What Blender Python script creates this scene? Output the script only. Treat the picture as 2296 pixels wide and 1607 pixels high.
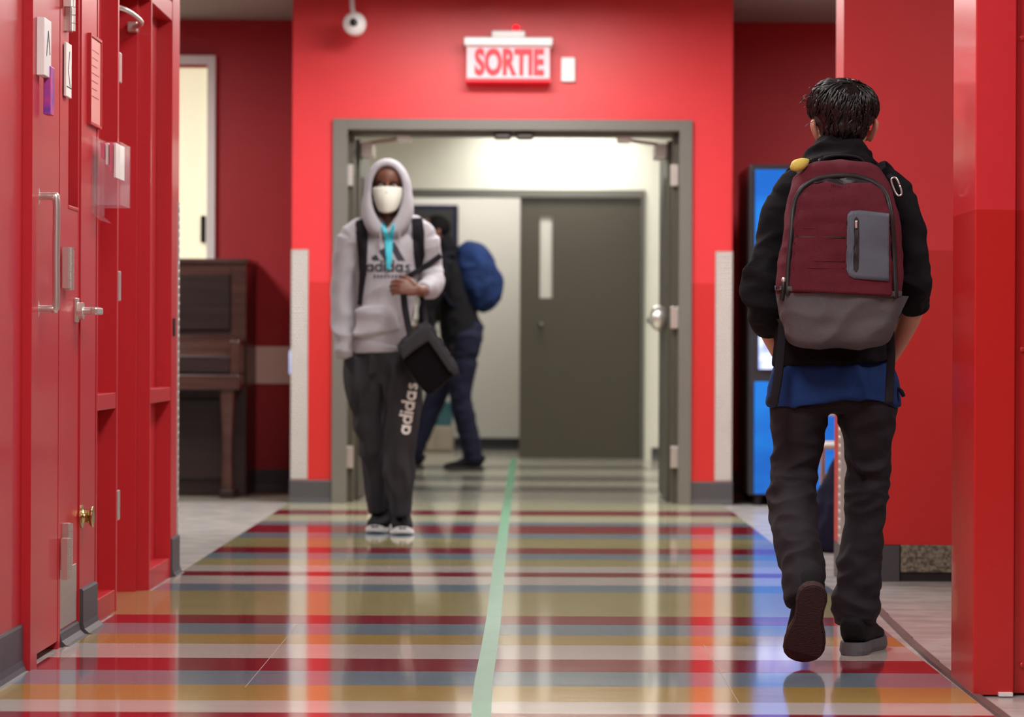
import bpy, bmesh, math, random
import numpy as np
from mathutils import Vector, Matrix, noise
from mathutils.bvhtree import BVHTree
random.seed(7)
for o in list(bpy.data.objects): bpy.data.objects.remove(o)
scene = bpy.context.scene
C = scene.collection
# ------------------------------------------------------------------ camera
W, H = 2296, 1607
F = 5747.0                 # focal length in pixels
CH = 0.87                  # camera height
VX, VY = 1180.0, 788.0     # where the corridor axis meets the picture
ROLL = math.radians(0.25)
cam = bpy.data.cameras.new('camera')
camo = bpy.data.objects.new('camera', cam); C.objects.link(camo)
camo.location = (0, 0, CH); camo.rotation_euler = (math.pi/2, -ROLL, 0)
cam.sensor_width = 36; cam.lens = F/W*36
cam.shift_x = -(VX-W/2)/W; cam.shift_y = (VY-H/2)/W
cam.clip_start = 0.05; cam.clip_end = 100
cam.dof.use_dof = True; cam.dof.focus_distance = 7.25; cam.dof.aperture_fstop = 3.7
scene.camera = camo
# ------------------------------------------------------------------ light
world = bpy.data.worlds.new('world'); scene.world = world; world.use_nodes = True
world.node_tree.nodes['Background'].inputs[0].default_value = (1, .97, .94, 1)
world.node_tree.nodes['Background'].inputs[1].default_value = 0.06
vs = scene.view_settings
vs.view_transform = 'Standard'; vs.look = 'None'; vs.gamma = 1; vs.exposure = 0.0
vs.use_curve_mapping = False
CEIL = 2.92
# x, y, size x, size y, watts, colour : real ceiling troffers, built further down
LAMPS = [(-.1, 2.2, .6, 1.2, 95, (1, .98, .96)), (-.1, 5.2, .6, 1.2, 62, (1, .98, .96)),
         (-.1, 8.2, .6, 1.2, 40, (1, .98, .96)), (-.1, 11.0, .6, 1.2, 40, (1, .98, .96)),
         (-.1, 13.2, 1.2, .6, 86, (1, .97, .94)),
         (3.0, 6.6, 1.2, .6, 44, (1, .97, .95)),
         (-3.0, 13.4, .6, 1.2, 95, (1, .97, .93)), (3.2, 13.4, .6, 1.2, 115, (1, .97, .93)),
         (.3, 17.6, 1.2, .6, 80, (1, .98, .94)), (.25, 20.3, 1.2, .3, 22, (1, .98, .94)),
         (-.3, 21.7, 1.2, .6, 36, (1, .97, .93))]
SPREAD = {9: 132}           # recessed wall washer: its beam is cut off by the housing

def P(px, py, d):
    u, v = px-VX, py-VY
    c, s = math.cos(ROLL), math.sin(ROLL)
    u0, v0 = u*c+v*s, -u*s+v*c
    return Vector((u0*d/F, d, CH-v0*d/F))
# ------------------------------------------------------------------ materials
def lin(r, g, b):
    f = lambda c: (c/255/12.92) if c/255 <= .04045 else ((c/255+.055)/1.055)**2.4
    return (f(r), f(g), f(b), 1)
M = {}
def mat(name, rgb, rough=.5, metal=0, var=.08, vscale=(8, 8, 8), bump=0, bscale=(60, 60, 60), spec=.5,
        coat=0, emit=None, estr=0, rgb2=None, split=None, trans=0, alpha=1, detail=4, sheen=0, bdist=.01):
    m = bpy.data.materials.new(name); m.use_nodes = True
    nt = m.node_tree; n = nt.nodes; L = nt.links
    b = n['Principled BSDF']
    b.inputs['Roughness'].default_value = rough; b.inputs['Metallic'].default_value = metal
    b.inputs['Specular IOR Level'].default_value = spec
    b.inputs['Coat Weight'].default_value = coat; b.inputs['Coat Roughness'].default_value = .06
    b.inputs['Transmission Weight'].default_value = trans; b.inputs['Alpha'].default_value = alpha
    if sheen: b.inputs['Sheen Weight'].default_value = sheen
    geo = n.new('ShaderNodeNewGeometry')
    def nz(scale, det):
        mp = n.new('ShaderNodeMapping'); mp.inputs['Scale'].default_value = scale
        L.new(geo.outputs['Position'], mp.inputs['Vector'])
        t = n.new('ShaderNodeTexNoise'); t.inputs['Scale'].default_value = 1; t.inputs['Detail'].default_value = det
        L.new(mp.outputs['Vector'], t.inputs['Vector']); return t
    t = nz(vscale, detail)
    mix = n.new('ShaderNodeMix'); mix.data_type = 'RGBA'
    c = lin(*rgb); c2 = lin(*rgb2) if rgb2 and not split else None
    lo = [max(0, x*(1-var)) for x in c[:3]]+[1]; hi = [min(1, x*(1+var)) for x in c[:3]]+[1]
    if c2: lo, hi = c, c2
    mix.inputs[6].default_value = lo; mix.inputs[7].default_value = hi
    if c2:
        rp = n.new('ShaderNodeValToRGB'); rp.color_ramp.elements[0].position = .38; rp.color_ramp.elements[1].position = .62
        L.new(t.outputs['Fac'], rp.inputs[0]); L.new(rp.outputs[0], mix.inputs[0])
    else: L.new(t.outputs['Fac'], mix.inputs[0])
    col = mix.outputs[2]
    if split is not None:       # two coats of paint, lower one up to height `split`
        sx = n.new('ShaderNodeSeparateXYZ'); L.new(geo.outputs['Position'], sx.inputs[0])
        gt = n.new('ShaderNodeMath'); gt.operation = 'LESS_THAN'; gt.inputs[1].default_value = split
        L.new(sx.outputs['Z'], gt.inputs[0])
        m2 = n.new('ShaderNodeMix'); m2.data_type = 'RGBA'; m2.inputs[7].default_value = lin(*rgb2)
        L.new(gt.outputs[0], m2.inputs[0]); L.new(col, m2.inputs[6]); col = m2.outputs[2]
    L.new(col, b.inputs['Base Color'])
    if bump:
        bt = nz(bscale, 3); bp = n.new('ShaderNodeBump'); bp.inputs['Strength'].default_value = bump
        bp.inputs['Distance'].default_value = bdist
        L.new(bt.outputs['Fac'], bp.inputs['Height']); L.new(bp.outputs['Normal'], b.inputs['Normal'])
    if emit:
        b.inputs['Emission Color'].default_value = lin(*emit); b.inputs['Emission Strength'].default_value = estr
    M[name] = m; return m
RED, REDLOW = (208, 50, 56), (190, 36, 34)
mat('red_wall', RED, .42, var=.04, bump=.08, bscale=(220, 220, 220), rgb2=REDLOW, split=1.262)
mat('red_gloss', (184, 36, 44), .38, var=.04, bump=.03, bscale=(90, 90, 90), coat=.1, spec=.4)
mat('red_pillar', RED, .28, var=.04, rgb2=REDLOW, split=1.235, coat=.2, bump=.03, bscale=(60, 60, 8))
mat('red_dark', (172, 30, 42), .55, var=.05, bump=.08, bscale=(220, 220, 220))
mat('base_dark', (70, 68, 72), .45, var=.1)
mat('grey_frame', (104, 102, 96), .4, var=.05)
mat('olive_door', (70, 65, 54), .42, var=.05)
mat('cream', (238, 236, 222), .6, var=.03)
mat('greywhite', (196, 192, 184), .6, var=.03)
mat('ceil', (150, 147, 142), .8, var=.05)
mat('white', (236, 236, 236), .4, var=.02)
mat('steel', (214, 212, 206), .3, metal=.75, var=.05)
mat('steel_dark', (120, 118, 116), .35, metal=1, var=.05)
mat('brass', (190, 172, 120), .25, metal=1, var=.1)
mat('tread', (190, 186, 182), .42, metal=.55, var=.05)
FB = dict(rough=.12, bump=.10, bscale=(1.2, 9, 1), spec=.8, coat=.5, vscale=(3, 14, 3), bdist=.004)
mat('f_red', (142, 36, 50), var=.2, **FB)
mat('f_blue', (122, 140, 152), var=.15, **FB)
mat('f_olive', (172, 162, 112), var=.15, **FB)
mat('f_gold', (180, 152, 86), var=.15, **FB)
mat('f_pale', (202, 192, 184), var=.1, **FB)
mat('f_yellow', (204, 202, 168), var=.1, **FB)
mat('f_grey', (158, 155, 152), .22, rgb2=(184, 179, 175), vscale=(5, 9, 5), bump=.1, bscale=(3, 9, 1), bdist=.004)
mat('f_hall', (150, 146, 132), .16, var=.12, vscale=(2, 8, 2), bump=.1, bscale=(1.2, 9, 1), bdist=.004)
mat('f_hall_dark', (96, 94, 88), .16, var=.12, vscale=(2, 8, 2), bump=.1, bscale=(1.2, 9, 1), bdist=.004)
mat('f_trans', (92, 70, 68), .5, var=.3, vscale=(30, 30, 30))
mat('seam', (160, 152, 136), .3)
mat('tape', (52, 116, 80), .4, spec=.3, var=.25, vscale=(12, 6, 3), bump=.1, bscale=(2, 30, 1), bdist=.003)
mat('stone', (70, 66, 56), .6, rgb2=(134, 126, 108), vscale=(70, 70, 90), detail=8)
mat('black', (22, 21, 22), .5, var=.2)
mat('wood', (74, 46, 38), .32, rgb2=(58, 34, 30), vscale=(2, 4, 40), coat=.2)
mat('wood_dark', (44, 28, 26), .35, rgb2=(34, 22, 22), vscale=(2, 4, 40))
mat('ivory', (226, 220, 204), .35)
mat('lit_window', (240, 236, 210), .5, emit=(255, 246, 208), estr=.55)
mat('sign_face', (200, 178, 184), .5, emit=(255, 215, 222), estr=.22)
mat('sign_red', (190, 14, 34), .5, emit=(255, 20, 50), estr=.42)
mat('led_red', (255, 20, 40), .4, emit=(255, 10, 30), estr=3)
mat('lamp_glow', (255, 250, 240), .5, emit=(255, 250, 240), estr=3)
mat('lens', (25, 28, 34), .1)
mat('vend_blue', (8, 96, 190), .25, emit=(0, 100, 215), estr=.16, rgb2=(20, 120, 215), vscale=(2, 2, 5))
mat('vend_lit', (210, 220, 245), .4, emit=(170, 200, 255), estr=.7, rgb2=(120, 120, 200), vscale=(18, 18, 12))
mat('vend_body', (40, 42, 46), .4)
mat('paper', (238, 236, 230), .6, var=.03)
mat('paper_pink', (226, 158, 150), .35, var=.08, vscale=(6, 60, 60))
mat('ink', (30, 28, 30), .6)
mat('purple', (110, 60, 170), .35, rgb2=(220, 70, 130), vscale=(5, 30, 12))
mat('acrylic', (236, 226, 240), .06, alpha=.11, var=.01)
mat('kick', (206, 202, 190), .42, metal=1, var=.06, vscale=(3, 3, 60))
mat('pamphlet', (226, 40, 96), .4)
# people
mat('skin_a', (196, 142, 118), .5, var=.06, vscale=(20, 20, 20))
mat('skin_b', (112, 70, 54), .5, var=.1, vscale=(20, 20, 20))
mat('hair', (14, 11, 12), .38, var=.3, vscale=(40, 40, 8))
mat('black_cloth', (20, 19, 23), .9, var=.18, vscale=(40, 40, 40), bump=.2, bscale=(260, 260, 260), spec=.15)
mat('denim_black', (35, 31, 36), .85, spec=.2, var=.22, vscale=(14, 14, 10), bump=.2, bscale=(300, 300, 300))
mat('blue_shirt', (22, 50, 100), .85, spec=.2, var=.15, vscale=(12, 12, 4), bump=.2, bscale=(200, 200, 200))
mat('maroon', (90, 33, 44), .9, spec=.2, var=.13, vscale=(60, 60, 60), bump=.35, bscale=(420, 420, 420))
mat('maroon_lit', (120, 50, 62), .8, var=.13, vscale=(60, 60, 60), bump=.35, bscale=(420, 420, 420))  # maroon with the light from above put into the colour; assigned to nothing
mat('bag_grey', (78, 76, 80), .7, var=.1, vscale=(70, 70, 70), bump=.3, bscale=(420, 420, 420))
mat('bag_panel', (80, 90, 102), .5, var=.06, bump=.1, bscale=(500, 500, 500))
mat('zip', (24, 23, 25), .5, var=.2)
mat('strap', (30, 28, 33), .85, spec=.2, var=.15, bump=.2, bscale=(300, 300, 300))
mat('banana', (206, 190, 84), .6, var=.12, vscale=(60, 60, 60), bump=.3, bscale=(400, 400, 400))
mat('sole_dark', (60, 44, 42), .8, spec=.2, var=.15, bump=.4, bscale=(120, 120, 260))
mat('sole_grey', (84, 84, 90), .6, var=.1)
mat('shoe_black', (20, 19, 22), .8, spec=.2, var=.2, bump=.2, bscale=(200, 200, 200))
mat('heather', (170, 167, 173), .9, var=.06, vscale=(90, 90, 30), bump=.25, bscale=(200, 200, 200))
mat('sweat', (56, 55, 59), .95, spec=.15, var=.15, vscale=(20, 20, 8), bump=.2, bscale=(200, 200, 200))
mat('print_dark', (48, 50, 60), .8, var=.1)
mat('print_white', (232, 230, 226), .7, var=.03)
mat('mask', (238, 242, 228), .8, var=.02)
mat('lanyard', (52, 190, 210), .5, var=.08)
mat('bag_charcoal', (54, 53, 57), .8, spec=.2, var=.12)
mat('bag_black', (16, 13, 16), .9, spec=.1, var=.15)
mat('eye', (235, 232, 228), .2); mat('iris', (38, 24, 18), .2)
mat('lip', (120, 70, 64), .5); mat('nail', (200, 160, 140), .3)
mat('navy', (30, 31, 50), .9, spec=.15, var=.15)
mat('hair_matte', (14, 12, 13), .8, spec=.1)
mat('blue_bag', (24, 46, 92), .8, spec=.2, rgb2=(18, 34, 72), vscale=(10, 10, 14))
mat('teal', (60, 110, 120), .6); mat('beige', (172, 160, 144), .6)
# ------------------------------------------------------------------ mesh helpers
class MB:
    def __init__(s): s.v = []; s.f = []
    def add(s, vs, fs):
        o = len(s.v); s.v += [Vector(v) for v in vs]; s.f += [tuple(i+o for i in f) for f in fs]; return s
    def box(s, x0, x1, y0, y1, z0, z1, bev=0):
        if bev:
            bm = bmesh.new(); bmesh.ops.create_cube(bm, size=1)
            for v in bm.verts:
                v.co = ((x0+x1)/2+v.co.x*(x1-x0), (y0+y1)/2+v.co.y*(y1-y0), (z0+z1)/2+v.co.z*(z1-z0))
            bmesh.ops.bevel(bm, geom=bm.edges[:], offset=bev, segments=2, affect='EDGES', profile=.5)
            bm.verts.index_update()
            s.add([v.co.copy() for v in bm.verts], [[v.index for v in f.verts] for f in bm.faces]); bm.free(); return s
        return s.add([(x, y, z) for z in (z0, z1) for y in (y0, y1) for x in (x0, x1)],
                     [(0, 2, 3, 1), (4, 5, 7, 6), (0, 1, 5, 4), (2, 6, 7, 3), (0, 4, 6, 2), (1, 3, 7, 5)])
    def prism(s, poly, axis, a0, a1):
        # poly: 2D points in the two other axes (order x,y,z without axis)
        n = len(poly); vs = []
        for a in (a0, a1):
            for p in poly:
                q = list(p); q.insert(axis, a); vs.append(q)
        fs = [tuple(range(n)), tuple(range(2*n-1, n-1, -1))]+[(i, i+n, (i+1) % n+n, (i+1) % n) for i in range(n)]
        return s.add(vs, fs)
    def limb(s, pts, rad, ref=(0, 1, 0), seg=18, sub=5, power=2, cap=.6, axis=None):
        pts = [Vector(p) for p in pts]; rad = [(r, r) if not isinstance(r, (tuple, list)) else r for r in rad]
        ref = Vector(ref); n = len(pts); cs = []; rs = []
        def cr(a, b, c, d, t): return .5*((2*b)+(c-a)*t+(2*a-5*b+4*c-d)*t*t+(3*b-a-3*c+d)*t**3)
        for i in range(n-1):
            i0, i3 = max(0, i-1), min(n-1, i+2)
            for k in range(sub):
                t = k/sub
                cs.append(cr(pts[i0], pts[i], pts[i+1], pts[i3], t))
                rs.append(tuple(max(.0008, cr(rad[i0][j], rad[i][j], rad[i+1][j], rad[i3][j], t)) for j in (0, 1)))
        cs.append(pts[-1]); rs.append(rad[-1]); m = len(cs); vs = []; fs = []
        def ring(c, sd, up, a, b):
            for k in range(seg):
                th = 2*math.pi*k/seg; x, y = math.cos(th), math.sin(th)
                if power != 2:
                    e = 2/power; x = math.copysign(abs(x)**e, x); y = math.copysign(abs(y)**e, y)
                vs.append(c+sd*(a*x)+up*(b*y))
        fr = []
        for i in range(m):
            t = (cs[min(m-1, i+1)]-cs[max(0, i-1)])
            if t.length < 1e-9: t = Vector((0, 0, 1))
            if axis: t = Vector(axis)
            t.normalize(); sd = t.cross(ref)
            if sd.length < 1e-3: sd = t.cross(Vector((1, .3, .2)))
            sd.normalize(); fr.append((t, sd, sd.cross(t)))
        seq = []
        if cap:
            r = min(rs[0])*cap
            seq.append((cs[0]-fr[0][0]*r*.75, 0, .66))
        seq += [(cs[i], i, 1) for i in range(m)]
        if cap:
            r = min(rs[-1])*cap
            seq.append((cs[-1]+fr[-1][0]*r*.75, m-1, .66))
        for c, i, k in seq: ring(c, fr[i][1], fr[i][2], rs[i][0]*k, rs[i][1]*k)
        R = len(seq)
        for i in range(R-1):
            for k in range(seg):
                k2 = (k+1) % seg
                fs.append((i*seg+k, i*seg+k2, (i+1)*seg+k2, (i+1)*seg+k))
        a = len(vs); vs.append(cs[0]-fr[0][0]*min(rs[0])*cap); vs.append(cs[-1]+fr[-1][0]*min(rs[-1])*cap)
        for k in range(seg):
            k2 = (k+1) % seg
            fs.append((k2, k, a)); fs.append(((R-1)*seg+k, (R-1)*seg+k2, a+1))
        return s.add(vs, fs)
    def ball(s, c, r, seg=16, rings=10, rot=None):
        r = (r, r, r) if not isinstance(r, (tuple, list)) else r; c = Vector(c); vs = []; fs = []
        for i in range(1, rings):
            ph = math.pi*i/rings
            for k in range(seg):
                th = 2*math.pi*k/seg
                p = Vector((r[0]*math.sin(ph)*math.cos(th), r[1]*math.sin(ph)*math.sin(th), r[2]*math.cos(ph)))
                vs.append(c+(rot@p if rot else p))
        t = Vector((0, 0, r[2])); t = rot@t if rot else t
        vs += [c+t, c-t]; a = (rings-1)*seg
        for i in range(rings-2):
            for k in range(seg):
                k2 = (k+1) % seg; fs.append((i*seg+k, (i+1)*seg+k, (i+1)*seg+k2, i*seg+k2))
        for k in range(seg):
            k2 = (k+1) % seg; fs.append((a, k, k2)); fs.append((a+1, (rings-2)*seg+k2, (rings-2)*seg+k))
        return s.add(vs, fs)
    def cyl(s, p0, p1, r, seg=16, r1=None):
        return s.limb([p0, p1], [r, r if r1 is None else r1], ref=(.31, .52, .79), seg=seg, sub=1, cap=0)
    def tube(s, pts, r, seg=8, sub=4): return s.limb(pts, [r]*len(pts), ref=(.31, .52, .79), seg=seg, sub=sub, cap=.3)
    def mesh(s, name):
        me = bpy.data.meshes.new(name); me.from_pydata([tuple(v) for v in s.v], [], s.f); me.validate(); me.update()
        return me
    def remesh(s, vox, smooth=3):
        me = s.mesh('tmp'); o = bpy.data.objects.new('tmp', me); C.objects.link(o)
        r = o.modifiers.new('r', 'REMESH'); r.mode = 'VOXEL'; r.voxel_size = vox
        if smooth:
            q = o.modifiers.new('s', 'SMOOTH'); q.factor = .5; q.iterations = smooth
        dg = bpy.context.evaluated_depsgraph_get(); dg.update()
        e = o.evaluated_get(dg).to_mesh()
        n = len(e.vertices); co = np.empty(n*3); e.vertices.foreach_get('co', co)
        s.v = [Vector(c) for c in co.reshape(-1, 3)]; s.f = [tuple(p.vertices) for p in e.polygons]
        o.evaluated_get(dg).to_mesh_clear(); bpy.data.objects.remove(o); bpy.data.meshes.remove(me); return s
    def normals(s):
        v = np.array([tuple(p) for p in s.v]); nn = np.zeros_like(v)
        q = np.array([f if len(f) == 4 else (f[0], f[1], f[2], f[2]) for f in s.f])
        a = np.cross(v[q[:, 2]]-v[q[:, 0]], v[q[:, 3]]-v[q[:, 1]])
        t = q[:, 2] == q[:, 3]
        a[t] = np.cross(v[q[t, 1]]-v[q[t, 0]], v[q[t, 2]]-v[q[t, 0]])
        for j in range(4): np.add.at(nn, q[:, j], a)
        return nn/(np.linalg.norm(nn, axis=1)[:, None]+1e-12)
    def crumple(s, base, freq, zones=(), seed=0, ridge=True):
        # cloth folds: ridged noise along the normal, stronger inside the given zones (centre, radius, amount)
        nn = s.normals(); off = Vector((seed*7.3, seed*3.1, seed*5.7)); fr = Vector(freq)
        zs = [(Vector(c), r, a) for c, r, a in zones]
        for i, p in enumerate(s.v):
            a = base
            for c, r, k in zs: a += k*math.exp(-(p-c).length_squared/(r*r))
            q = Vector((p.x*fr.x, p.y*fr.y, p.z*fr.z))+off
            w = noise.noise(q*.5)*.6
            x = noise.noise(q+Vector((w, w, w)))
            h = (1-2*abs(x))-.5 if ridge else x
            s.v[i] = p+Vector(nn[i])*(a*(h+.35*noise.noise(q*2.3)))
        return s
    def bvh(s): return BVHTree.FromPolygons(s.v, s.f)

ORG = {}
def finish(o, mb, m, parent, smooth, shift):
    me = o.data
    if isinstance(m, (list, tuple)):
        for x in m: me.materials.append(M[x])
    else: me.materials.append(M[m])
    if smooth: me.polygons.foreach_set('use_smooth', [True]*len(me.polygons))
def obj(name, mb, m, parent=None, label=None, cat=None, group=None, kind=None, smooth=False, sol=0, autos=None):
    if parent: org = ORG[parent.name]
    else:
        xs = [v.x for v in mb.v]; ys = [v.y for v in mb.v]; zs = [v.z for v in mb.v]
        org = Vector(((min(xs)+max(xs))/2, (min(ys)+max(ys))/2, min(zs)))
    t = MB(); t.v = [v-org for v in mb.v]; t.f = mb.f
    o = bpy.data.objects.new(name, t.mesh(name)); C.objects.link(o)
    if parent: o.parent = parent
    else: o.location = org
    ORG[o.name] = org
    finish(o, mb, m, parent, smooth, None)
    if sol:
        q = o.modifiers.new('thick', 'SOLIDIFY'); q.thickness = sol; q.offset = 0
    tag(o, label, cat, group, kind); return o
def tag(o, label=None, cat=None, group=None, kind=None):
    for k, v in (('label', label), ('category', cat), ('group', group), ('kind', kind)):
        if v: o[k] = v
    return o
def thing(name, loc, label, cat, group=None, kind=None):
    o = bpy.data.objects.new(name, None); C.objects.link(o); o.location = loc; o.empty_display_size = .1
    ORG[o.name] = Vector(loc); return tag(o, label, cat, group, kind)
def bx(*a, **k): return MB().box(*a, **k)
def struct(name, mb, m, label, cat, parent=None, **k): return obj(name, mb, m, parent, label, cat, None, 'structure', **k)
def part_copy(src, parent, dx):
    o = src.copy(); C.objects.link(o); o.parent = parent; o.location = Vector(src.location)+Vector(dx); ORG[o.name] = ORG[parent.name]; return o
# ------------------------------------------------------------------ floor
LX, RX = -1.345, 1.125
fl = struct('floor', bx(-6, 6, -3.2, 14.72, -.1, 0), 'f_grey', 'worn grey floor spreading under the coloured corridor bands', 'floor')
fdat = [(4.6, 4.9, 'f_blue'), (4.9, 5.2, 'f_red'), (5.2, 5.55, 'f_gold'), (5.55, 5.85, 'f_blue'), (5.85, 6.143, 'f_red'),
        (6.143, 6.353, 'f_pale'), (6.353, 6.649, 'f_gold'), (6.649, 6.944, 'f_blue'), (6.944, 7.225, 'f_red'),
        (7.225, 7.576, 'f_pale'), (7.576, 7.837, 'f_gold'), (7.837, 8.143, 'f_blue'), (8.143, 8.403, 'f_red'),
        (8.403, 9.242, 'f_olive'), (9.242, 9.524, 'f_blue'), (9.524, 9.862, 'f_pale'), (9.862, 10.06, 'f_red'),
        (10.06, 10.35, 'f_pale'), (10.35, 10.68, 'f_olive'), (10.68, 10.99, 'f_blue'), (10.99, 11.31, 'f_red'),
        (11.31, 11.88, 'f_olive'), (11.88, 12.2, 'f_blue'), (12.2, 12.755, 'f_red'), (12.755, 13.02, 'f_blue'),
        (13.02, 13.55, 'f_yellow'), (13.55, 13.97, 'f_red'), (13.97, 14.7, 'f_yellow')]
k = -3.1; cyc = ['f_pale', 'f_red', 'f_blue', 'f_gold']; i = 0; pre = []
while k < 4.59: pre.append((k, min(k+.3, 4.6), cyc[i % 4])); k += .3; i += 1
for a, b, m in pre+fdat:
    obj('floor_stripe', bx(LX-(.16 if 8.4 < a < 9.2 else 0), RX, a+.001, b-.001, -.003, .003), m, fl)
for x, a, b in ((.53, 6.35, 7.6), (-.72, 6.6, 8.1)):
    obj('floor_seam', bx(x-.001, x+.001, a, b, .002, .0034), 'seam', fl)
tr = MB(); tp = [(1.128, 3.0), (1.128, 6.0), (1.13, 6.6), (1.135, 7.2), (1.15, 7.8), (1.175, 8.5), (1.21, 9.76)]
for (x0, y0), (x1, y1) in zip(tp, tp[1:]):
    tr.add([(x0, y0, -.002), (x0+.034, y0, -.002), (x1+.03, y1, -.002), (x1, y1, -.002), (x0+.004, y0, .008), (x0+.028, y0, .008), (x1+.024, y1, .008), (x1+.004, y1, .008)],
           [(4, 5, 6, 7), (0, 4, 7, 3), (1, 2, 6, 5), (0, 1, 5, 4), (2, 3, 7, 6), (3, 2, 1, 0)])
struct('trim_1', tr, 'f_trans', 'dark worn threshold strip along right edge of coloured floor', 'floor trim')
fh = struct('floor_hall', bx(-6, 6, 14.72, 24, -.1, 0), 'f_hall', 'shiny pale grey floor of the hall beyond the doorway', 'floor')
for a, b in ((15.9, 16.5), (17.2, 17.9), (19.0, 19.5)):
    obj('floor_stripe', bx(-3, 2.5, a, b, -.003, .003), 'f_hall_dark', fh)
tp = []
for px, py in ((1084, 1640), (1086, 1607), (1091, 1530), (1104, 1450), (1113, 1385), (1119, 1310), (1129, 1220), (1139, 1140), (1146, 1085), (1154, 1030)):
    v0 = py-VY-(px-VX)*math.sin(ROLL)*0; d = F*CH/v0; tp.append(((px-VX)/F*d-.004, d))
tm = MB()
for (x0, y0), (x1, y1) in zip(tp, tp[1:]):
    w = .024
    tm.add([(x0-w, y0, .003), (x0+w, y0, .003), (x1+w, y1, .003), (x1-w, y1, .003), (x0-w, y0, .0042), (x0+w, y0, .0042), (x1+w, y1, .0042), (x1-w, y1, .0042)],
           [(4, 5, 6, 7), (0, 4, 7, 3), (1, 2, 6, 5), (0, 1, 5, 4), (2, 3, 7, 6)])
obj('floor_tape', tm, 'tape', None, 'long green adhesive tape line down the middle of the floor', 'floor tape')
# ------------------------------------------------------------------ ceiling and far walls
struct('ceiling', bx(-6, 6, -3.2, 24, CEIL, CEIL+.1), 'ceil', 'plain grey ceiling over the corridor and side halls', 'ceiling')
struct('wall_near', bx(-6, 6, -3.3, -3.2, 0, CEIL), 'red_wall', 'red end wall behind the viewer', 'wall')
BX0, BX1, BY = -1.338, 1.17, 14.6
OX0, OX1, OZ = -1.105, .94, 2.19
we = struct('wall_end', MB().box(BX0, OX0, BY, 14.85, 0, CEIL).box(OX1, BX1, BY, 14.85, 0, CEIL).box(OX0, OX1, BY, 14.85, OZ, CEIL)
       .box(BX0, BX0+.1, 14.85, 15.9, 0, CEIL).box(BX1-.1, BX1, 14.85, 15.9, 0, CEIL), 'red_wall',
       'bright red two-tone wall around the grey double doorway', 'wall')
def cove(x0, x1, y0, y1, h=.133, axis='x', out=-1, toe=.012, th=.008):
    # rubber cove base: profile with a curled toe, extruded along the wall
    pr = [(0, 0), (0, h), (th*.6, h), (th, h-.006), (th, .035), (th+.004, .018), (th+toe*.6, .006), (th+toe, .003), (th+toe, 0)]
    if axis == 'x': return MB().prism([(y0+out*p, z) for p, z in pr], 0, x0, x1)
    return MB().prism([(x0+out*p, z) for p, z in pr], 1, y0, y1)
be = struct('baseboard_end', cove(BX0-.008, OX0, BY, 0).add([], []), 'base_dark', 'dark rubber baseboard on either side of the doorway', 'baseboard')
obj('baseboard_piece', cove(OX1, BX1+.008, BY, 0), 'base_dark', be)
struct('wall_back_left', bx(-6, BX0, 15.9, 16.0, 0, CEIL), 'red_dark', 'deep red wall behind the upright piano', 'wall')
struct('wall_back_right', bx(BX1, 6, 15.9, 16.0, 0, CEIL), 'red_dark', 'deep red wall behind the drinks machine', 'wall')
struct('baseboard_back', cove(-1.9, BX0, 15.9, 0), 'base_dark', 'dark baseboard on the piano wall', 'baseboard')
struct('baseboard_alcove', cove(BX1, 6, 15.9, 0), 'base_dark', 'dark baseboard behind the drinks machine', 'baseboard')
struct('wall_far_left', bx(-6, -5.9, -3.2, 24, 0, CEIL), 'red_dark', 'far left outer red wall', 'wall')
struct('wall_far_right', bx(5.9, 6, -3.2, 24, 0, CEIL), 'red_dark', 'far right outer red wall', 'wall')
# cream rail board on the piano wall
a, b = P(548, 776, 15.9), P(650, 860, 15.9)
struct('trim_2', bx(-5.9, BX0-.001, 15.875, 15.9, b.z, a.z), 'cream', 'cream rub rail board on the red wall beside the piano', 'rail board')
# lit window / glazed door on the piano wall
a, b = P(404, 126, 15.9), P(483, 575, 15.9)
wn = thing('window_1', (b.x-.45, 15.88, .9), 'tall bright cream window with pale metal frame above the piano', 'window', kind='structure')
fx0, fx1, fz0, fz1 = b.x-.95, b.x, .9, a.z
obj('window_frame', MB().box(fx0, fx0+.05, 15.85, 15.9, fz0, fz1).box(fx1-.05, fx1, 15.85, 15.9, fz0, fz1).box(fx0+.05, fx1-.05, 15.85, 15.9, fz1-.055, fz1).box(fx0+.05, fx1-.05, 15.85, 15.9, fz0, fz0+.05), 'white', wn)
obj('red_head_strip', bx(fx0+.05, fx1-.05, 15.87, 15.9, fz1-.075, fz1-.055), 'red_dark', wn)
obj('pane', bx(fx0+.05, fx1-.05, 15.88, 15.899, fz0+.05, fz1-.075), 'lit_window', wn)
q = P(456, 512, 15.85)
obj('latch', bx(q.x-.016, q.x+.014, 15.83, 15.88, q.z-.09, q.z+.08, bev=.008), 'lens', wn)
# ------------------------------------------------------------------ doorway frame and open leaves
df = thing('door_frame', (0, BY, 0), 'grey painted steel frame of the open double doorway', 'door frame', kind='structure')
IN0, IN1, IZ = -1.022, .868, 2.128
for x0, x1 in ((OX0, IN0), (IN1, OX1)):
    obj('jamb', bx(x0, x1, BY-.025, 14.9, 0, OZ, bev=.004), 'grey_frame', df)
obj('head', bx(IN0, IN1, BY-.025, 14.9, IZ, OZ, bev=.004), 'grey_frame', df)
for x0, x1 in ((IN0, IN0+.03), (IN1-.03, IN1)):
    obj('door_stop', bx(x0, x1, 14.7, 14.9, 0, IZ), 'olive_door', df)
obj('head_stop', bx(IN0+.03, IN1-.03, 14.7, 14.9, IZ-.016, IZ), 'grey_frame', df)
for px in (1125, 1175):
    x = (px-VX)/F*14.7; obj('strike', bx(x-.05, x+.05, 14.66, 14.78, IZ-.04, IZ-.005, bev=.012), 'steel_dark', df)
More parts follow.
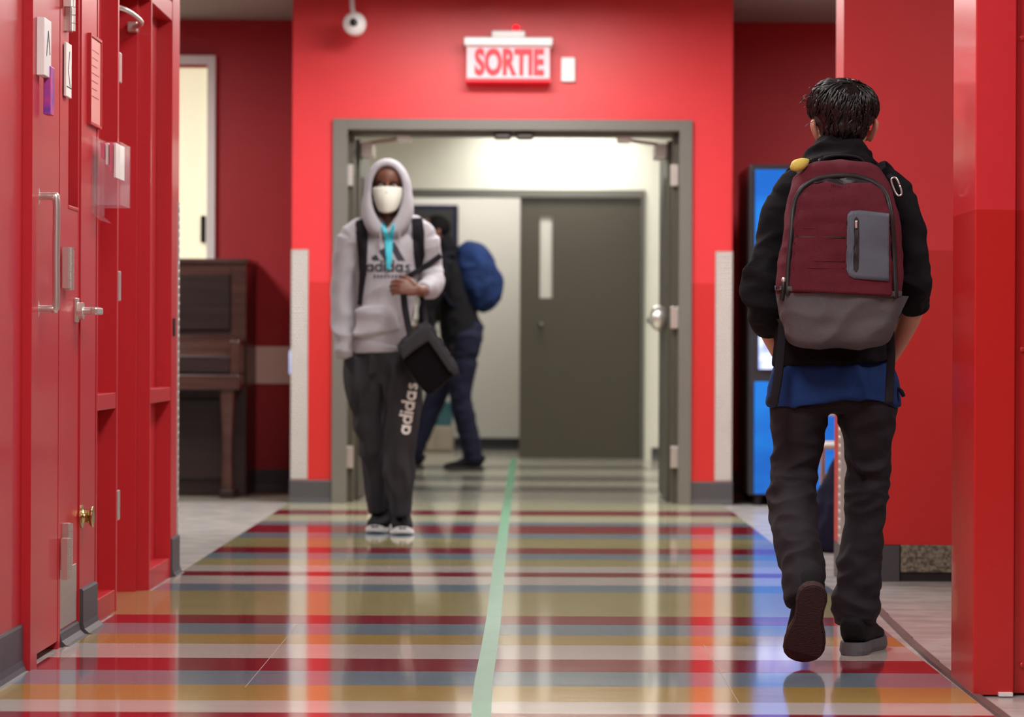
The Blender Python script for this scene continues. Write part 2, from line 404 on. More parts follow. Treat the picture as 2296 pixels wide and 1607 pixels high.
for px in (783, 1512):
    for py in (393, 712, 1024):
        q = P(px, py, 14.68); obj('hinge', bx(q.x-.022, q.x+.022, 14.66, 14.697, q.z-.062, q.z+.062, bev=.004), 'steel', df)
def leaf(name, hx, side, label):
    t = thing(name, (hx, 15.3, 0), label, 'door', kind='structure')
    x0, x1 = sorted((hx, hx+side*.045))
    o = obj('door_leaf', MB().box(x0, x1, 14.91, 15.05, .012, 2.1).box(x0, x1, 15.25, 15.82, .012, 2.1).box(x0, x1, 15.05, 15.25, .012, 1.0).box(x0, x1, 15.05, 15.25, 1.9, 2.1), 'olive_door', t)
    obj('vision_pane', bx(x0+.015, x1-.015, 15.05, 15.25, 1.0, 1.9), 'greywhite', t)
    ix = x1 if side > 0 else x0; sg = 1 if side > 0 else -1
    ix = hx+side*.045; sg = side
    q = P(1480, 715, 15.3).z
    pb = obj('push_bar', MB().limb([(ix+sg*.05, 14.98, q), (ix+sg*.05, 15.75, q)], [(.03, .03)]*2, ref=(0, 0, 1), seg=14, sub=2), 'steel', t, smooth=True)
    obj('bar_end', MB().ball((ix+sg*.045, 15.0, q), (.055, .06, .075)), 'steel', pb, smooth=True)
    cz = P(1485, 338, 15).z
    cl = obj('closer_box', bx(min(ix, ix+sg*.07), max(ix, ix+sg*.07), 14.97, 15.25, cz-.04, cz+.04, bev=.01), 'white', t)
    obj('closer_arm', MB().tube([(ix+sg*.05, 15.1, cz+.045), (ix+sg*.22, 15.0, cz+.06), (ix+sg*.26, 14.86, IZ-.03)], .011), 'steel', cl, smooth=True)
    obj('arm_shoe', bx(ix+sg*.26-.04, ix+sg*.26+.04, 14.74, 14.88, IZ-.05, IZ-.016, bev=.008), 'white', cl)
    return t
leaf('door_4', IN0+.005, 1, 'open grey door leaf at left side of the doorway, beside the hooded student')
leaf('door_5', IN1-.005, -1, 'open grey door leaf with push bar at right side of the doorway')
# hall behind
HY = 20.7
dx0, dxm, dx1, dz = -1.06, -.054, .954, 2.177
struct('wall_hall', MB().box(-6, dx0, HY, HY+.15, 0, CEIL).box(dx1, 6, HY, HY+.15, 0, CEIL).box(dx0, dx1, HY, HY+.15, dz, CEIL), 'cream', 'cream wall at the end of the hall beyond the doorway', 'wall')
struct('wall_hall_left', MB().box(-3.0, -2.9, 16.0, HY, 0, CEIL).box(-2.9, BX0, 16.0, 16.05, 0, CEIL), 'cream', 'cream side wall of the hall on the left', 'wall')
struct('wall_hall_right', MB().box(2.2, 2.3, 16.0, HY, 0, CEIL).box(BX1, 2.2, 16.0, 16.05, 0, CEIL), 'cream', 'cream side wall of the hall on the right', 'wall')
struct('baseboard_hall', cove(dx1+.06, 2.2, HY, 0, h=.1), 'base_dark', 'dark baseboard on the cream hall wall', 'baseboard')
d6 = thing('door_6', (.45, HY, 0), 'closed brown-grey door with a narrow vertical window at the hall end', 'door', kind='structure')
a, b = P(1211, 482, HY), P(1238, 668, HY)
obj('door_leaf', MB().box(dxm, a.x, HY+.01, HY+.06, .01, dz-.05).box(b.x, dx1-.03, HY+.01, HY+.06, .01, dz-.05).box(a.x, b.x, HY+.01, HY+.06, .01, b.z).box(a.x, b.x, HY+.01, HY+.06, a.z, dz-.05), 'olive_door', d6)
obj('vision_pane', bx(a.x, b.x, HY+.03, HY+.04, b.z, a.z), 'greywhite', d6)
obj('knob', MB().ball(P(1213, 728, HY-.01), .022), 'steel_dark', d6, smooth=True)
obj('door_frame', MB().box(dx0, dx1, HY-.02, HY+.15, dz-.06, dz).box(dx1-.03, dx1, HY-.02, HY+.15, 0, dz-.06).box(dx0, dx0+.03, HY-.02, HY+.15, 0, dz-.06), 'grey_frame', d6)
struct('wall_room', bx(-6, 6, 22.6, 22.7, 0, CEIL), 'greywhite', 'pale grey wall of the room seen through the far door', 'wall')
struct('baseboard_room', cove(-3, 2, 22.6, 0, h=.11), 'black', 'black baseboard in the room past the far door', 'baseboard')
a, b = P(895, 458, 22.5), P(1026, 660, 22.5)
nb = obj('notice_board', bx(a.x, b.x, 22.55, 22.6, b.z, a.z, bev=.01), 'navy', None, 'dark framed board on the wall behind the walking student', 'board')
obj('board_surface', bx(a.x+.04, b.x-.04, 22.54, 22.55, b.z+.04, a.z-.04), 'black', nb)
a, b = P(940, 955, 22.2), P(1016, 1014, 22.2)
cb = obj('storage_cabinet', bx(a.x, b.x, 22.15, 22.5, 0, a.z, bev=.008), 'beige', None, 'small beige cabinet on the floor behind the walking student', 'cabinet')
obj('cabinet_door', bx((a.x+b.x)/2+.005, b.x-.015, 22.135, 22.15, .02, a.z-.02), 'beige', cb)
obj('cabinet_door', bx(a.x+.015, (a.x+b.x)/2-.005, 22.135, 22.15, .02, a.z-.02), 'beige', cb)
q = P(985, 900, 22.3)
tb = obj('storage_bin', MB().limb([(q.x, 22.3, a.z+.006), (q.x, 22.3, q.z)], [(.11, .1), (.13, .12)], seg=20, sub=2, power=5, cap=.02), 'teal', None, 'teal storage bin standing on the small beige cabinet', 'bin')
obj('rim', MB().limb([(q.x, 22.3, q.z-.02), (q.x, 22.3, q.z)], [(.14, .13)]*2, seg=20, sub=1, power=5, cap=.02), 'teal', tb)
# ------------------------------------------------------------------ left wall
WX = -1.36
def dl(px): return -WX*F/(VX-px)
wl = struct('wall_left', bx(-1.62, WX, -3.2, dl(50), 0, CEIL), 'red_gloss', 'glossy red wall at the left edge of the corridor', 'wall')
struct('baseboard_left', cove(WX, 0, -3.2, dl(48), h=.13, axis='y', out=1, toe=.016), 'base_dark', 'dark grey cove baseboard on the left wall', 'baseboard')
post = MB().box(-1.62, -1.335, dl(50), dl(65), 0, CEIL).box(-1.62, -1.357, dl(130), dl(135), 0, CEIL)
fr = struct('trim_3', post.box(-1.62, -1.35, dl(65), dl(130), 2.13, CEIL).box(-1.62, -1.35, dl(135), dl(180), 2.13, CEIL), 'red_gloss', 'red steel door frame around the two left doors', 'door frame')
def hinge(parent, y, z, x, m='steel', h=.12):
    g = MB()
    for k in range(5):
        z0 = z-h/2+k*h/5; g.cyl((x, y, z0+.001), (x, y, z0+h/5-.001), .0085, 12)
    g.box(x-.02, x-.002, y-.02, y+.02, z-h/2, z+h/2)
    return obj('hinge', g, m, parent)
def zl(px, py):   # height on the left wall plane
    return P(px, py, dl(px)).z
# door 1
d1 = thing('door_1', (-1.38, dl(97), 0), 'plain red door with tubular pull handle beside the arrow signs', 'door', kind='structure')
obj('door_leaf', bx(-1.41, -1.358, dl(65)+.005, dl(130)-.004, .022, 2.12, bev=.003), 'red_gloss', d1)
y = dl(78); z0, z1 = zl(78, 692), zl(78, 440)
hd = obj('pull_handle', MB().limb([(-1.355, y, z0), (-1.315, y, z0), (-1.302, y, z0+.012), (-1.302, y, (z0+z1)/2), (-1.302, y, z1-.012), (-1.315, y, z1), (-1.355, y, z1)], [.0105]*7, ref=(0, 1, 0), seg=12, sub=5), 'steel', d1, 'brushed steel pull handle', smooth=True)
for z in (z0, z1): obj('rose', MB().cyl((-1.358, y, z), (-1.351, y, z), .024, 20), 'steel', hd)
for py in (600, 1252, -30): hinge(d1, dl(136), zl(136, py), -1.332)
# door 2
d2 = thing('door_2', (-1.38, dl(157), 0), 'red door with narrow recessed vision panel, lever and steel kick plate', 'door', kind='structure')
ya, yb, yc, yd = dl(135)+.006, dl(155), dl(177), dl(180)
zv = zl(165, 462)
obj('door_leaf', MB().box(-1.41, -1.365, ya, yb, .03, 2.12).box(-1.41, -1.365, yc, yd, .03, 2.12).box(-1.41, -1.365, yb, yc, .03, zv).box(-1.41, -1.365, yb, yc, 2.0, 2.12), 'red_gloss', d2)
obj('vision_panel', bx(-1.408, -1.398, yb, yc, zv, 2.0), 'red_dark', d2, 'dark recessed panel')
obj('vision_sill', bx(-1.398, -1.362, yb, yc, zv-.012, zv, bev=.003), 'red_gloss', d2)
obj('kick_plate', bx(-1.366, -1.362, dl(137), dl(175), .05, zl(155, 1272), bev=.0015), 'kick', d2, 'brushed steel kick plate')
for py in (605, 1218, 25): hinge(d2, dl(148), zl(148, py), -1.345)
y, z = dl(172), zl(172, 697)
lv = obj('lever_plate', MB().box(-1.366, -1.356, y-.022, y+.022, z-.034, z+.04, bev=.003).cyl((-1.36, y, z), (-1.305, y, z), .012, 14), 'steel', d2)
obj('lever_handle', MB().box(-1.318, -1.296, y-.015, y+.1, z-.011, z+.012, bev=.006), 'steel', lv)
obj('lever_collar', MB().cyl((-1.357, y, z), (-1.34, y, z), .026, 20), 'steel', lv)
# wall strip with cove pieces
struct('wall_left_strip', bx(-1.62, WX, yd+.003, dl(214), 0, CEIL), 'red_gloss', 'narrow red wall strip carrying the framed notice and leaflet box', 'wall')
struct('baseboard_left_strip', cove(WX, 0, yd+.004, dl(213), h=.14, axis='y', out=1, toe=.03, th=.012), 'base_dark', 'curled dark cove base below the brass door holder', 'baseboard')
struct('baseboard_left_corner', cove(-1.367, 0, dl(136), dl(178), h=.045, axis='y', out=1, toe=.028, th=.01), 'base_dark', 'curled dark cove base at the foot of the kick plate', 'baseboard')
bh = thing('door_holder', (-1.34, dl(186), zl(186, 1157)-.04), 'round brass door holder low on the red wall strip', 'door holder')
y, z = dl(184), zl(186, 1157)
obj('mount_plate', MB().cyl((WX, y, z), (WX+.004, y, z), .036, 24), 'brass', bh)
obj('holder_cup', MB().limb([(WX+.004, y, z), (WX+.012, y, z), (WX+.022, y, z), (WX+.03, y, z), (WX+.036, y, z)], [.022, .018, .02, .03, .032], ref=(0, 0, 1), seg=22, sub=3, cap=.02), 'brass', bh, smooth=True)
# signs
def plate(name, px0, px1, py0, py1, th, m, label, cat, off=0):
    zt, zb = zl((px0+px1)/2, py0), zl((px0+px1)/2, py1)
    return obj(name, bx(WX+off, WX+off+th, dl(px0), dl(px1), zb, zt, bev=min(.002, th*.3)), m, None, label, cat), (dl(px0), dl(px1), zb, zt, WX+off+th)
s1, r1 = plate('direction_sign', 58, 74, 43, 172, .022, 'white', 'thick white plaque with a black arrow left of the first red door', 'sign', .025)
def stroke(parent, r, pts, m='ink', w=.004):
    g = MB(); y0, y1, z0, z1, x = r
    q = [(y0+(y1-y0)*a, z0+(z1-z0)*b) for a, b in pts]
    for (ya_, za), (yb_, zb) in zip(q, q[1:]):
        d = Vector((yb_-ya_, zb-za)); n = Vector((-d.y, d.x)).normalized()*w
        g.add([(x+.0006, ya_+n.x, za+n.y), (x+.0006, yb_+n.x, zb+n.y), (x+.0006, yb_-n.x, zb-n.y), (x+.0006, ya_-n.x, za-n.y)], [(0, 1, 2, 3)])
    return obj('arrow_print', g, m, parent)
stroke(s1, r1, [(.3, .35), (.55, .8), (.8, .4)])
s2, r2 = plate('arrow_sign', 140, 152, 97, 218, .008, 'paper', 'flat white sign with a thin black arrow on the second red door', 'sign', .0)
stroke(s2, r2, [(.6, .85), (.35, .5), (.7, .2)]); stroke(s2, (r2[0], r2[1], r2[2], r2[3], r2[4]), [(.05, .18), (.95, .18)], w=.0015)
s3, r3 = plate('small_poster', 70, 79, 150, 258, .02, 'purple', 'small purple and pink card hanging below the white plaque', 'card', .03)
s4, r4 = plate('framed_notice', 194, 217, 88, 278, .008, 'paper_pink', 'pink paper notice in a thin frame on the red wall strip', 'notice')
y0, y1, z0, z1, x = r4
obj('notice_frame', MB().box(WX, x+.004, y0-.008, y0, z0, z1).box(WX, x+.004, y1, y1+.008, z0, z1).box(WX, x+.004, y0-.008, y1+.008, z1, z1+.008).box(WX, x+.004, y0-.008, y1+.008, z0-.008, z0), 'red_gloss', s4)
for k in range(7): stroke(s4, r4, [(.15, .85-.09*k), (.85-.1*(k % 3), .85-.09*k)], 'red_dark', .0012)
# leaflet box: clear acrylic, standing off the wall
yA, yB = dl(210), dl(214); zt, zb = zl(214, 322), zl(214, 462)
ah = thing('leaflet_holder', (-1.32, (yA+yB)/2, zb), 'clear acrylic leaflet box fixed to the red wall strip', 'leaflet box')
zbk, ztk = zl(214, 480), zl(214, 308)
obj('back_plate', bx(WX, WX+.006, yA-.06, yB+.13, zbk, ztk, bev=.002), 'acrylic', ah)
obj('box_front', MB().box(WX+.086, WX+.089, yA-.04, yB+.12, zb, zt).box(WX+.006, WX+.086, yA-.04, yA-.037, zb, zt).box(WX+.006, WX+.086, yB+.117, yB+.12, zb, zt).box(WX+.006, WX+.086, yA-.037, yB+.117, zb, zb+.003), 'acrylic', ah)
for k, (x0, w, m) in enumerate(((.024, .012, 'pamphlet'), (.04, .008, 'paper'), (.052, .01, 'pamphlet'), (.066, .006, 'paper'))):
    obj('leaflet', bx(WX+x0, WX+x0+w, yA-.03, yB+.11, zt-.05-.02*k, zt-.002), m, ah)
obj('bottom_lip', MB().add([(WX+.002, yA-.06, zbk), (WX+.002, yB+.1, zbk), (WX+.03, yB+.1, zbk-.025), (WX+.03, yA-.06, zbk-.025), (WX+.005, yA-.06, zbk), (WX+.005, yB+.1, zbk), (WX+.033, yB+.1, zbk-.025), (WX+.033, yA-.06, zbk-.025)], [(0, 1, 2, 3), (7, 6, 5, 4), (0, 3, 7, 4), (1, 5, 6, 2), (2, 6, 7, 3), (0, 4, 5, 1)]), 'acrylic', ah)
# sidelight screens
def sidelite(name, pa, pb, label, zrail, zsill, dep=.055):
    ya, yb = dl(pa), dl(pb); t = thing(name, (-1.42, (ya+yb)/2, 0), label, 'window frame', kind='structure')
    obj('mullion', bx(-1.5, WX+.002, ya, ya+.02, 0, CEIL), 'red_gloss', t)
    obj('mullion', bx(-1.5, WX+.002, yb-.025, yb, 0, CEIL), 'red_gloss', t)
    obj('rail', bx(-1.5, WX, ya+.02, yb-.025, zrail-.026, zrail+.026, bev=.003), 'red_gloss', t)
    obj('sill', bx(-1.5, WX, ya+.02, yb-.025, 0, zsill, bev=.003), 'red_gloss', t)
    obj('head', bx(-1.5, WX, ya+.02, yb-.025, 2.13, 2.2), 'red_gloss', t)
    for z0, z1 in ((zsill, zrail-.026), (zrail+.026, 2.13), (2.2, CEIL)):
        obj('panel', bx(-1.5, WX-dep, ya+.02, yb-.025, z0, z1), 'red_gloss', t)
    return t
sidelite('window_2', 215, 263, 'red framed sidelight panel between leaflet box and doorway', zl(240, 900), .075)
sidelite('window_3', 335, 385, 'red framed sidelight panel at the end of the left wall', zl(355, 886), .075)
# recessed door between the sidelights
y0, y1 = dl(263), dl(335)
d3 = thing('door_3', (-1.5, (y0+y1)/2, 0), 'recessed red door between the two sidelights', 'door', kind='structure')
obj('door_leaf', bx(-1.56, -1.515, y0, y1, .005, 2.12), 'red_gloss', d3)
obj('jamb', bx(-1.5, -1.40, y1-.06, y1, 0, 2.13), 'red_gloss', d3)
obj('jamb', bx(-1.6, -1.5, y0-.02, y0, 0, 2.13), 'red_gloss', d3)
obj('head', bx(-1.56, WX, y0, y1, 2.13, 2.2), 'red_gloss', d3)
obj('transom_panel', bx(-1.5, WX-.05, y0, y1, 2.2, CEIL), 'red_gloss', d3)
for py in (152, 641, 1132):
    z = zl(266, py); obj('hinge', bx(-1.372, -1.356, y0+.002, y0+.05, z-.05, z+.05, bev=.003), 'steel', d3)
z = zl(300, 35)
cl = obj('closer_arm', MB().tube([(-1.45, y0+.12, z+.01), (-1.37, y0+.2, z), (-1.36, y0+.5, z-.005), (-1.41, y1-.08, z-.005)], .009), 'steel', d3, smooth=True)
obj('closer_box', bx(-1.515, -1.44, y0+.05, y0+.3, z-.03, z+.05, bev=.008), 'red_gloss', cl)
obj('arm_joint', bx(-1.43, -1.395, y1-.1, y1-.06, z-.022, z+.014, bev=.004), 'steel', cl)
struct('wall_left_end', bx(-1.62, WX, dl(385), dl(400), 0, CEIL), 'red_gloss', 'red end post of the left wall before the side hall', 'wall')
struct('baseboard_left_end', cove(WX, 0, dl(383), dl(399.5), h=.15, axis='y', out=1, toe=.02, th=.01), 'base_dark', 'curled dark cove base at the end of the left wall', 'baseboard')
z = zl(388, 733); y = dl(389)
sp = obj('strike_plate', bx(WX, WX+.006, y-.02, y+.02, z-.035, z+.035, bev=.002), 'black', None, 'small black latch plate on the end post of left wall', 'latch plate')
# tread plate corner guards
def guard(name, label, faces, z0=.138, z1=1.446):
    # faces: list of (axis, fixed, a0, a1, out): axis 'x' means the plate lies along x at y=fixed
    t = thing(name, (faces[0][1] if faces[0][0] == 'y' else faces[0][2], faces[0][2] if faces[0][0] == 'y' else faces[0][1], z0), label, 'corner guard', kind='structure')
    for ax, fx, a0, a1, out in faces:
        th = .003*out; f0, f1 = sorted((fx, fx+th))
        pl = obj('plate', bx(a0, a1, f0, f1, z0, z1) if ax == 'x' else bx(f0, f1, a0, a1, z0, z1), 'tread', t)
        g = MB(); st = .021; row = 0; z = z0+.014
        while z < z1-.01:
            a = a0+.012+(st/2 if row % 2 else 0)
            while a < a1-.006:
                an = math.radians(45 if row % 2 else -45); l, w, h = .0125, .0042, .0022*out
                u = (math.cos(an), math.sin(an)); n = (-u[1], u[0])
                c2 = [(a+u[0]*l, z+u[1]*l), (a+n[0]*w, z+n[1]*w), (a-u[0]*l, z-u[1]*l), (a-n[0]*w, z-n[1]*w), (a+u[0]*l*.4, z+u[1]*l*.4), (a-u[0]*l*.4, z-u[1]*l*.4)]
                hh = [fx+th]*4+[fx+th+h]*2
                vs_ = [(p[0], hv, p[1]) if ax == 'x' else (hv, p[0], p[1]) for p, hv in zip(c2, hh)]
                g.add(vs_, [(0, 1, 4), (1, 2, 5, 4), (2, 3, 5), (3, 0, 4, 5)])
                a += st
            z += st*.75; row += 1
        obj('tread_pattern', g, 'tread', pl, kind='stuff')
    return t
guard('trim_5', 'tread plate corner guard on wall end left of the doorway, beside the piano', [('x', BY, BX0-.003, BX0+.095, -1), ('y', BX0, BY, BY+.09, -1)])
guard('trim_6', 'tread plate corner guard right of the doorway, beside the drinks machine', [('x', BY, BX1-.095, BX1+.003, -1), ('y', BX1, BY, BY+.09, 1)])
RWX, RWY = 1.205, 9.77
guard('trim_7', 'tread plate corner guard seen between the legs of the backpack student', [('x', RWY, RWX-.003, RWX+.09, -1), ('y', RWX, RWY, RWY+.09, -1)])
guard('trim_8', 'tread plate corner guard edge on at the end of left wall', [('y', WX, dl(397), dl(400), 1), ('x', dl(400), WX-.09, WX+.003, 1)])
# ------------------------------------------------------------------ right wall and pillar
wr = struct('wall_right', bx(RWX, 6, RWY, RWY+.24, .14, CEIL), 'red_wall', 'flat red wall behind the backpack student, facing the viewer', 'wall')
struct('baseboard_right', MB().box(RWX, 1.425, RWY-.008, RWY+.24, 0, .138), 'base_dark', 'dark baseboard at the corner of the right wall', 'baseboard')
pl = struct('trim_4', bx(1.43, 6, RWY-.004, RWY+.2, .035, .139, bev=.003), 'stone', 'speckled stone plinth exposed under the right wall', 'plinth')
obj('joint', bx(1.43, 6, RWY+.004, RWY+.2, 0, .035), 'black', pl)
pi = thing('pillar', (1.2, 6.6, 0), 'tall glossy red steel pillar at the right edge', 'pillar', kind='structure')
obj('pillar_body', bx(1.137, 1.240, 6.5, 6.84, .004, CEIL, bev=.003), 'red_pillar', pi)
obj('flange', bx(1.243, 1.9, 6.525, 6.8, .006, CEIL, bev=.003), 'red_pillar', pi)
obj('edge_angle', bx(1.2405, 1.2425, 6.53, 6.8, .006, CEIL), 'red_dark', pi)
for py in (85, 783, 1490):
    q = P(2288, py, 6.525); obj('bolt', MB().cyl((q.x+.003, 6.526, q.z), (q.x+.003, 6.519, q.z), .007, 12).ball((q.x+.003, 6.519, q.z), (.006, .003, .006), 10, 6), 'red_pillar', pi)
obj('foot_shim', bx(1.2, 1.235, 6.485, 6.52, .003, .012), 'white', pi)
# ------------------------------------------------------------------ things on the end wall
def px_box(px0, px1, py0, py1, d0, d1, bev=0):
    a, b = P(px0, py1, d0), P(px1, py0, d0); return MB().box(a.x, b.x, d0, d1, a.z, b.z, bev=bev)
def text_mesh(body, size, xs=1, bold=0):
    cu = bpy.data.curves.new('t', 'FONT'); cu.body = body; cu.size = size; cu.offset = bold; cu.align_x = 'CENTER'; cu.resolution_u = 4
    o = bpy.data.objects.new('t', cu); C.objects.link(o)
    dg = bpy.context.evaluated_depsgraph_get(); dg.update(); e = o.evaluated_get(dg).to_mesh()
    vs = [Vector((v.co.x*xs, 0, v.co.y)) for v in e.vertices]; fs = [tuple(p.vertices) for p in e.polygons]
    o.evaluated_get(dg).to_mesh_clear(); bpy.data.objects.remove(o); bpy.data.curves.remove(cu); return vs, fs
q0, q1 = P(1043, 180, 14.5), P(1238, 72, 14.5)
es = thing('exit_sign', ((q0.x+q1.x)/2, 14.56, q0.z), 'white lit exit sign with red capital letters above the doorway', 'exit sign')
obj('housing', px_box(1040, 1240, 83, 101, 14.43, 14.6, bev=.01), 'white', es)
obj('canopy', px_box(1102, 1178, 68, 84, 14.46, 14.6, bev=.01), 'white', es)
obj('face_panel', px_box(1046, 1233, 101, 177, 14.47, 14.59, bev=.004), 'sign_face', es)
obj('lower_edge', px_box(1044, 1235, 176, 182, 14.465, 14.592), 'sign_red', es)
obj('indicator', MB().ball(P(1157, 63, 14.52), .018), 'led_red', es, smooth=True)
vs_, fs_ = text_mesh('SORTIE', 1, 1, .045)
xs_ = [v.x for v in vs_]; zs_ = [v.z for v in vs_]
a, b = P(1064, 170, 14.466), P(1220, 108, 14.466)
sx, sz = (b.x-a.x)/(max(xs_)-min(xs_)), (b.z-a.z)/(max(zs_)-min(zs_))
obj('letters', MB().add([(a.x+(v.x-min(xs_))*sx, 14.4665, a.z+(v.z-min(zs_))*sz) for v in vs_], fs_), 'sign_red', es, sol=.004)
obj('wall_sensor', px_box(1258, 1290, 128, 183, 14.565, 14.6, bev=.008), 'white', None, 'small white wall box right of the exit sign', 'wall box')
c = P(795, 53, 14.3)
sc = thing('security_camera', (c.x, 14.4, c.z), 'round white security camera hanging near the ceiling left of exit sign', 'camera')
obj('camera_shell', MB().limb([(c.x, 14.26, c.z), (c.x, 14.3, c.z), (c.x, 14.42, c.z)], [.045, .066, .055], ref=(0, 0, 1), seg=26, cap=.3), 'white', sc, smooth=True)
obj('lens', MB().limb([(c.x, 14.225, c.z), (c.x, 14.26, c.z)], [.02, .024], ref=(0, 0, 1), seg=20, cap=.2), 'lens', sc, smooth=True)
obj('stem', MB().tube([(c.x, 14.38, c.z+.04), (c.x-.02, 14.4, c.z+.1), (c.x-.025, 14.42, CEIL)], .014), 'white', sc, smooth=True)
obj('mount', MB().cyl((c.x-.025, 14.42, CEIL-.02), (c.x-.025, 14.42, CEIL), .05, 20), 'white', sc)
q = P(650, 812, 14.7)
obj('dispenser', bx(BX0-.03, BX0-.003, 14.78, 14.84, q.z-.07, q.z+.07, bev=.01), 'vend_lit', None, 'pale blue bottle dispenser on the wall end beside the piano', 'dispenser')
# ------------------------------------------------------------------ upright piano
pf = 15.3; sc_ = F/pf
xr = P(552, 800, pf).x; pw = 1.5; xl = xr-pw
pn = thing('upright_piano', ((xl+xr)/2, 15.6, 0), 'dark brown upright piano against the deep red wall', 'piano')
zt = P(552, 580, pf).z
obj('lid', bx(xl-.01, xr+.01, pf-.02, 15.87, zt-.03, zt, bev=.006), 'wood', pn)
obj('case', bx(xl, xr, pf+.02, 15.86, .04, zt-.03, bev=.004), 'wood_dark', pn)
zk0, zk1 = P(0, 870, pf).z, P(0, 760, pf).z
obj('upper_panel', MB().box(xl+.1, xr-.1, pf+.005, pf+.025, zk1+.06, zt-.1, bev=.006), 'wood_dark', pn)
for x0, x1 in ((xl, xl+.09), (xr-.09, xr)): obj('stile', bx(x0, x1, pf-.002, pf+.03, zk1, zt-.03, bev=.004), 'wood', pn)
obj('top_rail', bx(xl+.09, xr-.09, pf-.002, pf+.03, zt-.1, zt-.03, bev=.004), 'wood', pn)
obj('key_bed', bx(xl, xr-.01, pf-.26, pf+.02, zk0, zk0+.09, bev=.008), 'wood', pn)
fb = obj('fallboard', MB().prism([(pf-.24, zk0+.13), (pf-.24, zk0+.19), (pf+.02, zk1+.03), (pf+.02, zk0+.13)], 0, xl+.06, xr-.07), 'wood', pn)
obj('fallboard_edge', bx(xl+.06, xr-.07, pf-.25, pf-.23, zk0+.1, zk0+.2, bev=.006), 'wood_dark', fb)
for x0 in (xl, xr-.07): obj('key_cheek', bx(x0, x0+.06, pf-.25, pf+.02, zk0+.09, zk1, bev=.012), 'wood', pn)
for x in (xl+.06, xr-.085):
    obj('leg', MB().limb([(x, pf-.2, zk0+.005), (x, pf-.2, zk0-.06), (x, pf-.2, .3), (x, pf-.2, .02), (x, pf-.2, .002)], [.045, .042, .03, .034, .028], seg=12, sub=3, power=5, cap=.01), 'wood', pn)
    obj('toe_block', bx(x-.04, x+.04, pf-.26, pf+.05, .003, .05, bev=.006), 'wood_dark', pn)
obj('lower_panel', bx(xl+.08, xr-.08, pf+.0, pf+.03, .1, zk0-.06, bev=.006), 'wood_dark', pn)
obj('plinth', bx(xl, xr, pf+.0, 15.86, .003, .045), 'wood_dark', pn)
# ------------------------------------------------------------------ drinks machine
vf = 14.55
vx0 = P(1680, 800, vf).x; vx1 = vx0+.95; vzt = P(1700, 368, vf).z
vm = thing('vending_machine', ((vx0+vx1)/2, vf+.4, 0), 'tall vending machine with bright blue lit front beside the doorway', 'vending machine')
obj('cabinet', bx(vx0, vx1, vf+.02, vf+.82, .06, vzt, bev=.01), 'vend_body', vm)
obj('upper_front', bx(vx0+.03, vx1-.25, vf, vf+.021, P(0, 735, vf).z, vzt-.03, bev=.006), 'vend_blue', vm)
obj('lower_front', bx(vx0+.03, vx1-.03, vf, vf+.021, P(0, 1100, vf).z, P(0, 848, vf).z, bev=.006), 'vend_blue', vm)
obj('display_strip', bx(vx0+.055, vx0+.30, vf, vf+.021, P(0, 820, vf).z, P(0, 745, vf).z), 'vend_lit', vm)
obj('control_panel', bx(vx1-.24, vx1-.03, vf, vf+.021, P(0, 735, vf).z, vzt-.05), 'black', vm)
obj('delivery_flap', bx(vx0+.34, vx1-.06, vf, vf+.021, P(0, 825, vf).z, P(0, 750, vf).z), 'black', vm)
for x in (vx0+.06, vx1-.06):
    for y in (vf+.08, vf+.76): obj('foot', MB().cyl((x, y, .001), (x, y, .06), .025, 12), 'black', vm)
# chair with bag behind the right wall corner
cx, cy = P(1862, 1200, 11.6).x, 11.6
ch = thing('metal_chair', (cx, cy, 0), 'grey metal framed chair behind the right wall corner', 'chair')
for x in (cx-.06, cx+.36):
    for y in (cy-.2, cy+.2):
        obj('leg', MB().cyl((x, y, 0), (x, y, .44 if y < cy else .82), .012, 10), 'steel', ch)
obj('seat', bx(cx-.08, cx+.38, cy-.22, cy+.22, .44, .465, bev=.01), 'greywhite', ch)
obj('backrest', bx(cx-.07, cx+.37, cy+.19, cy+.215, .58, .80, bev=.01), 'greywhite', ch)
obj('stretcher', MB().cyl((cx-.06, cy-.2, .33), (cx+.36, cy-.2, .33), .009, 10), 'steel', ch)
cb = thing('navy_bag', (cx-.02, 11.25, 0), 'dark navy bag slumped on the floor by the metal chair', 'bag')
g = MB().limb([(cx-.03, 11.25, .006), (cx-.02, 11.25, .1), (cx, 11.26, .25), (cx+.02, 11.28, .4)], [(.12, .11), (.13, .12), (.1, .09), (.05, .05)], cap=.1, seg=26).remesh(.012, 3).crumple(.014, (14, 14, 5))
obj('bag_body', g, 'navy', cb, smooth=True)
obj('bag_handle', MB().tube([(cx-.01, 11.28, .38), (cx+.0, 11.28, .47), (cx+.05, 11.28, .38)], .009), 'navy', cb, smooth=True)
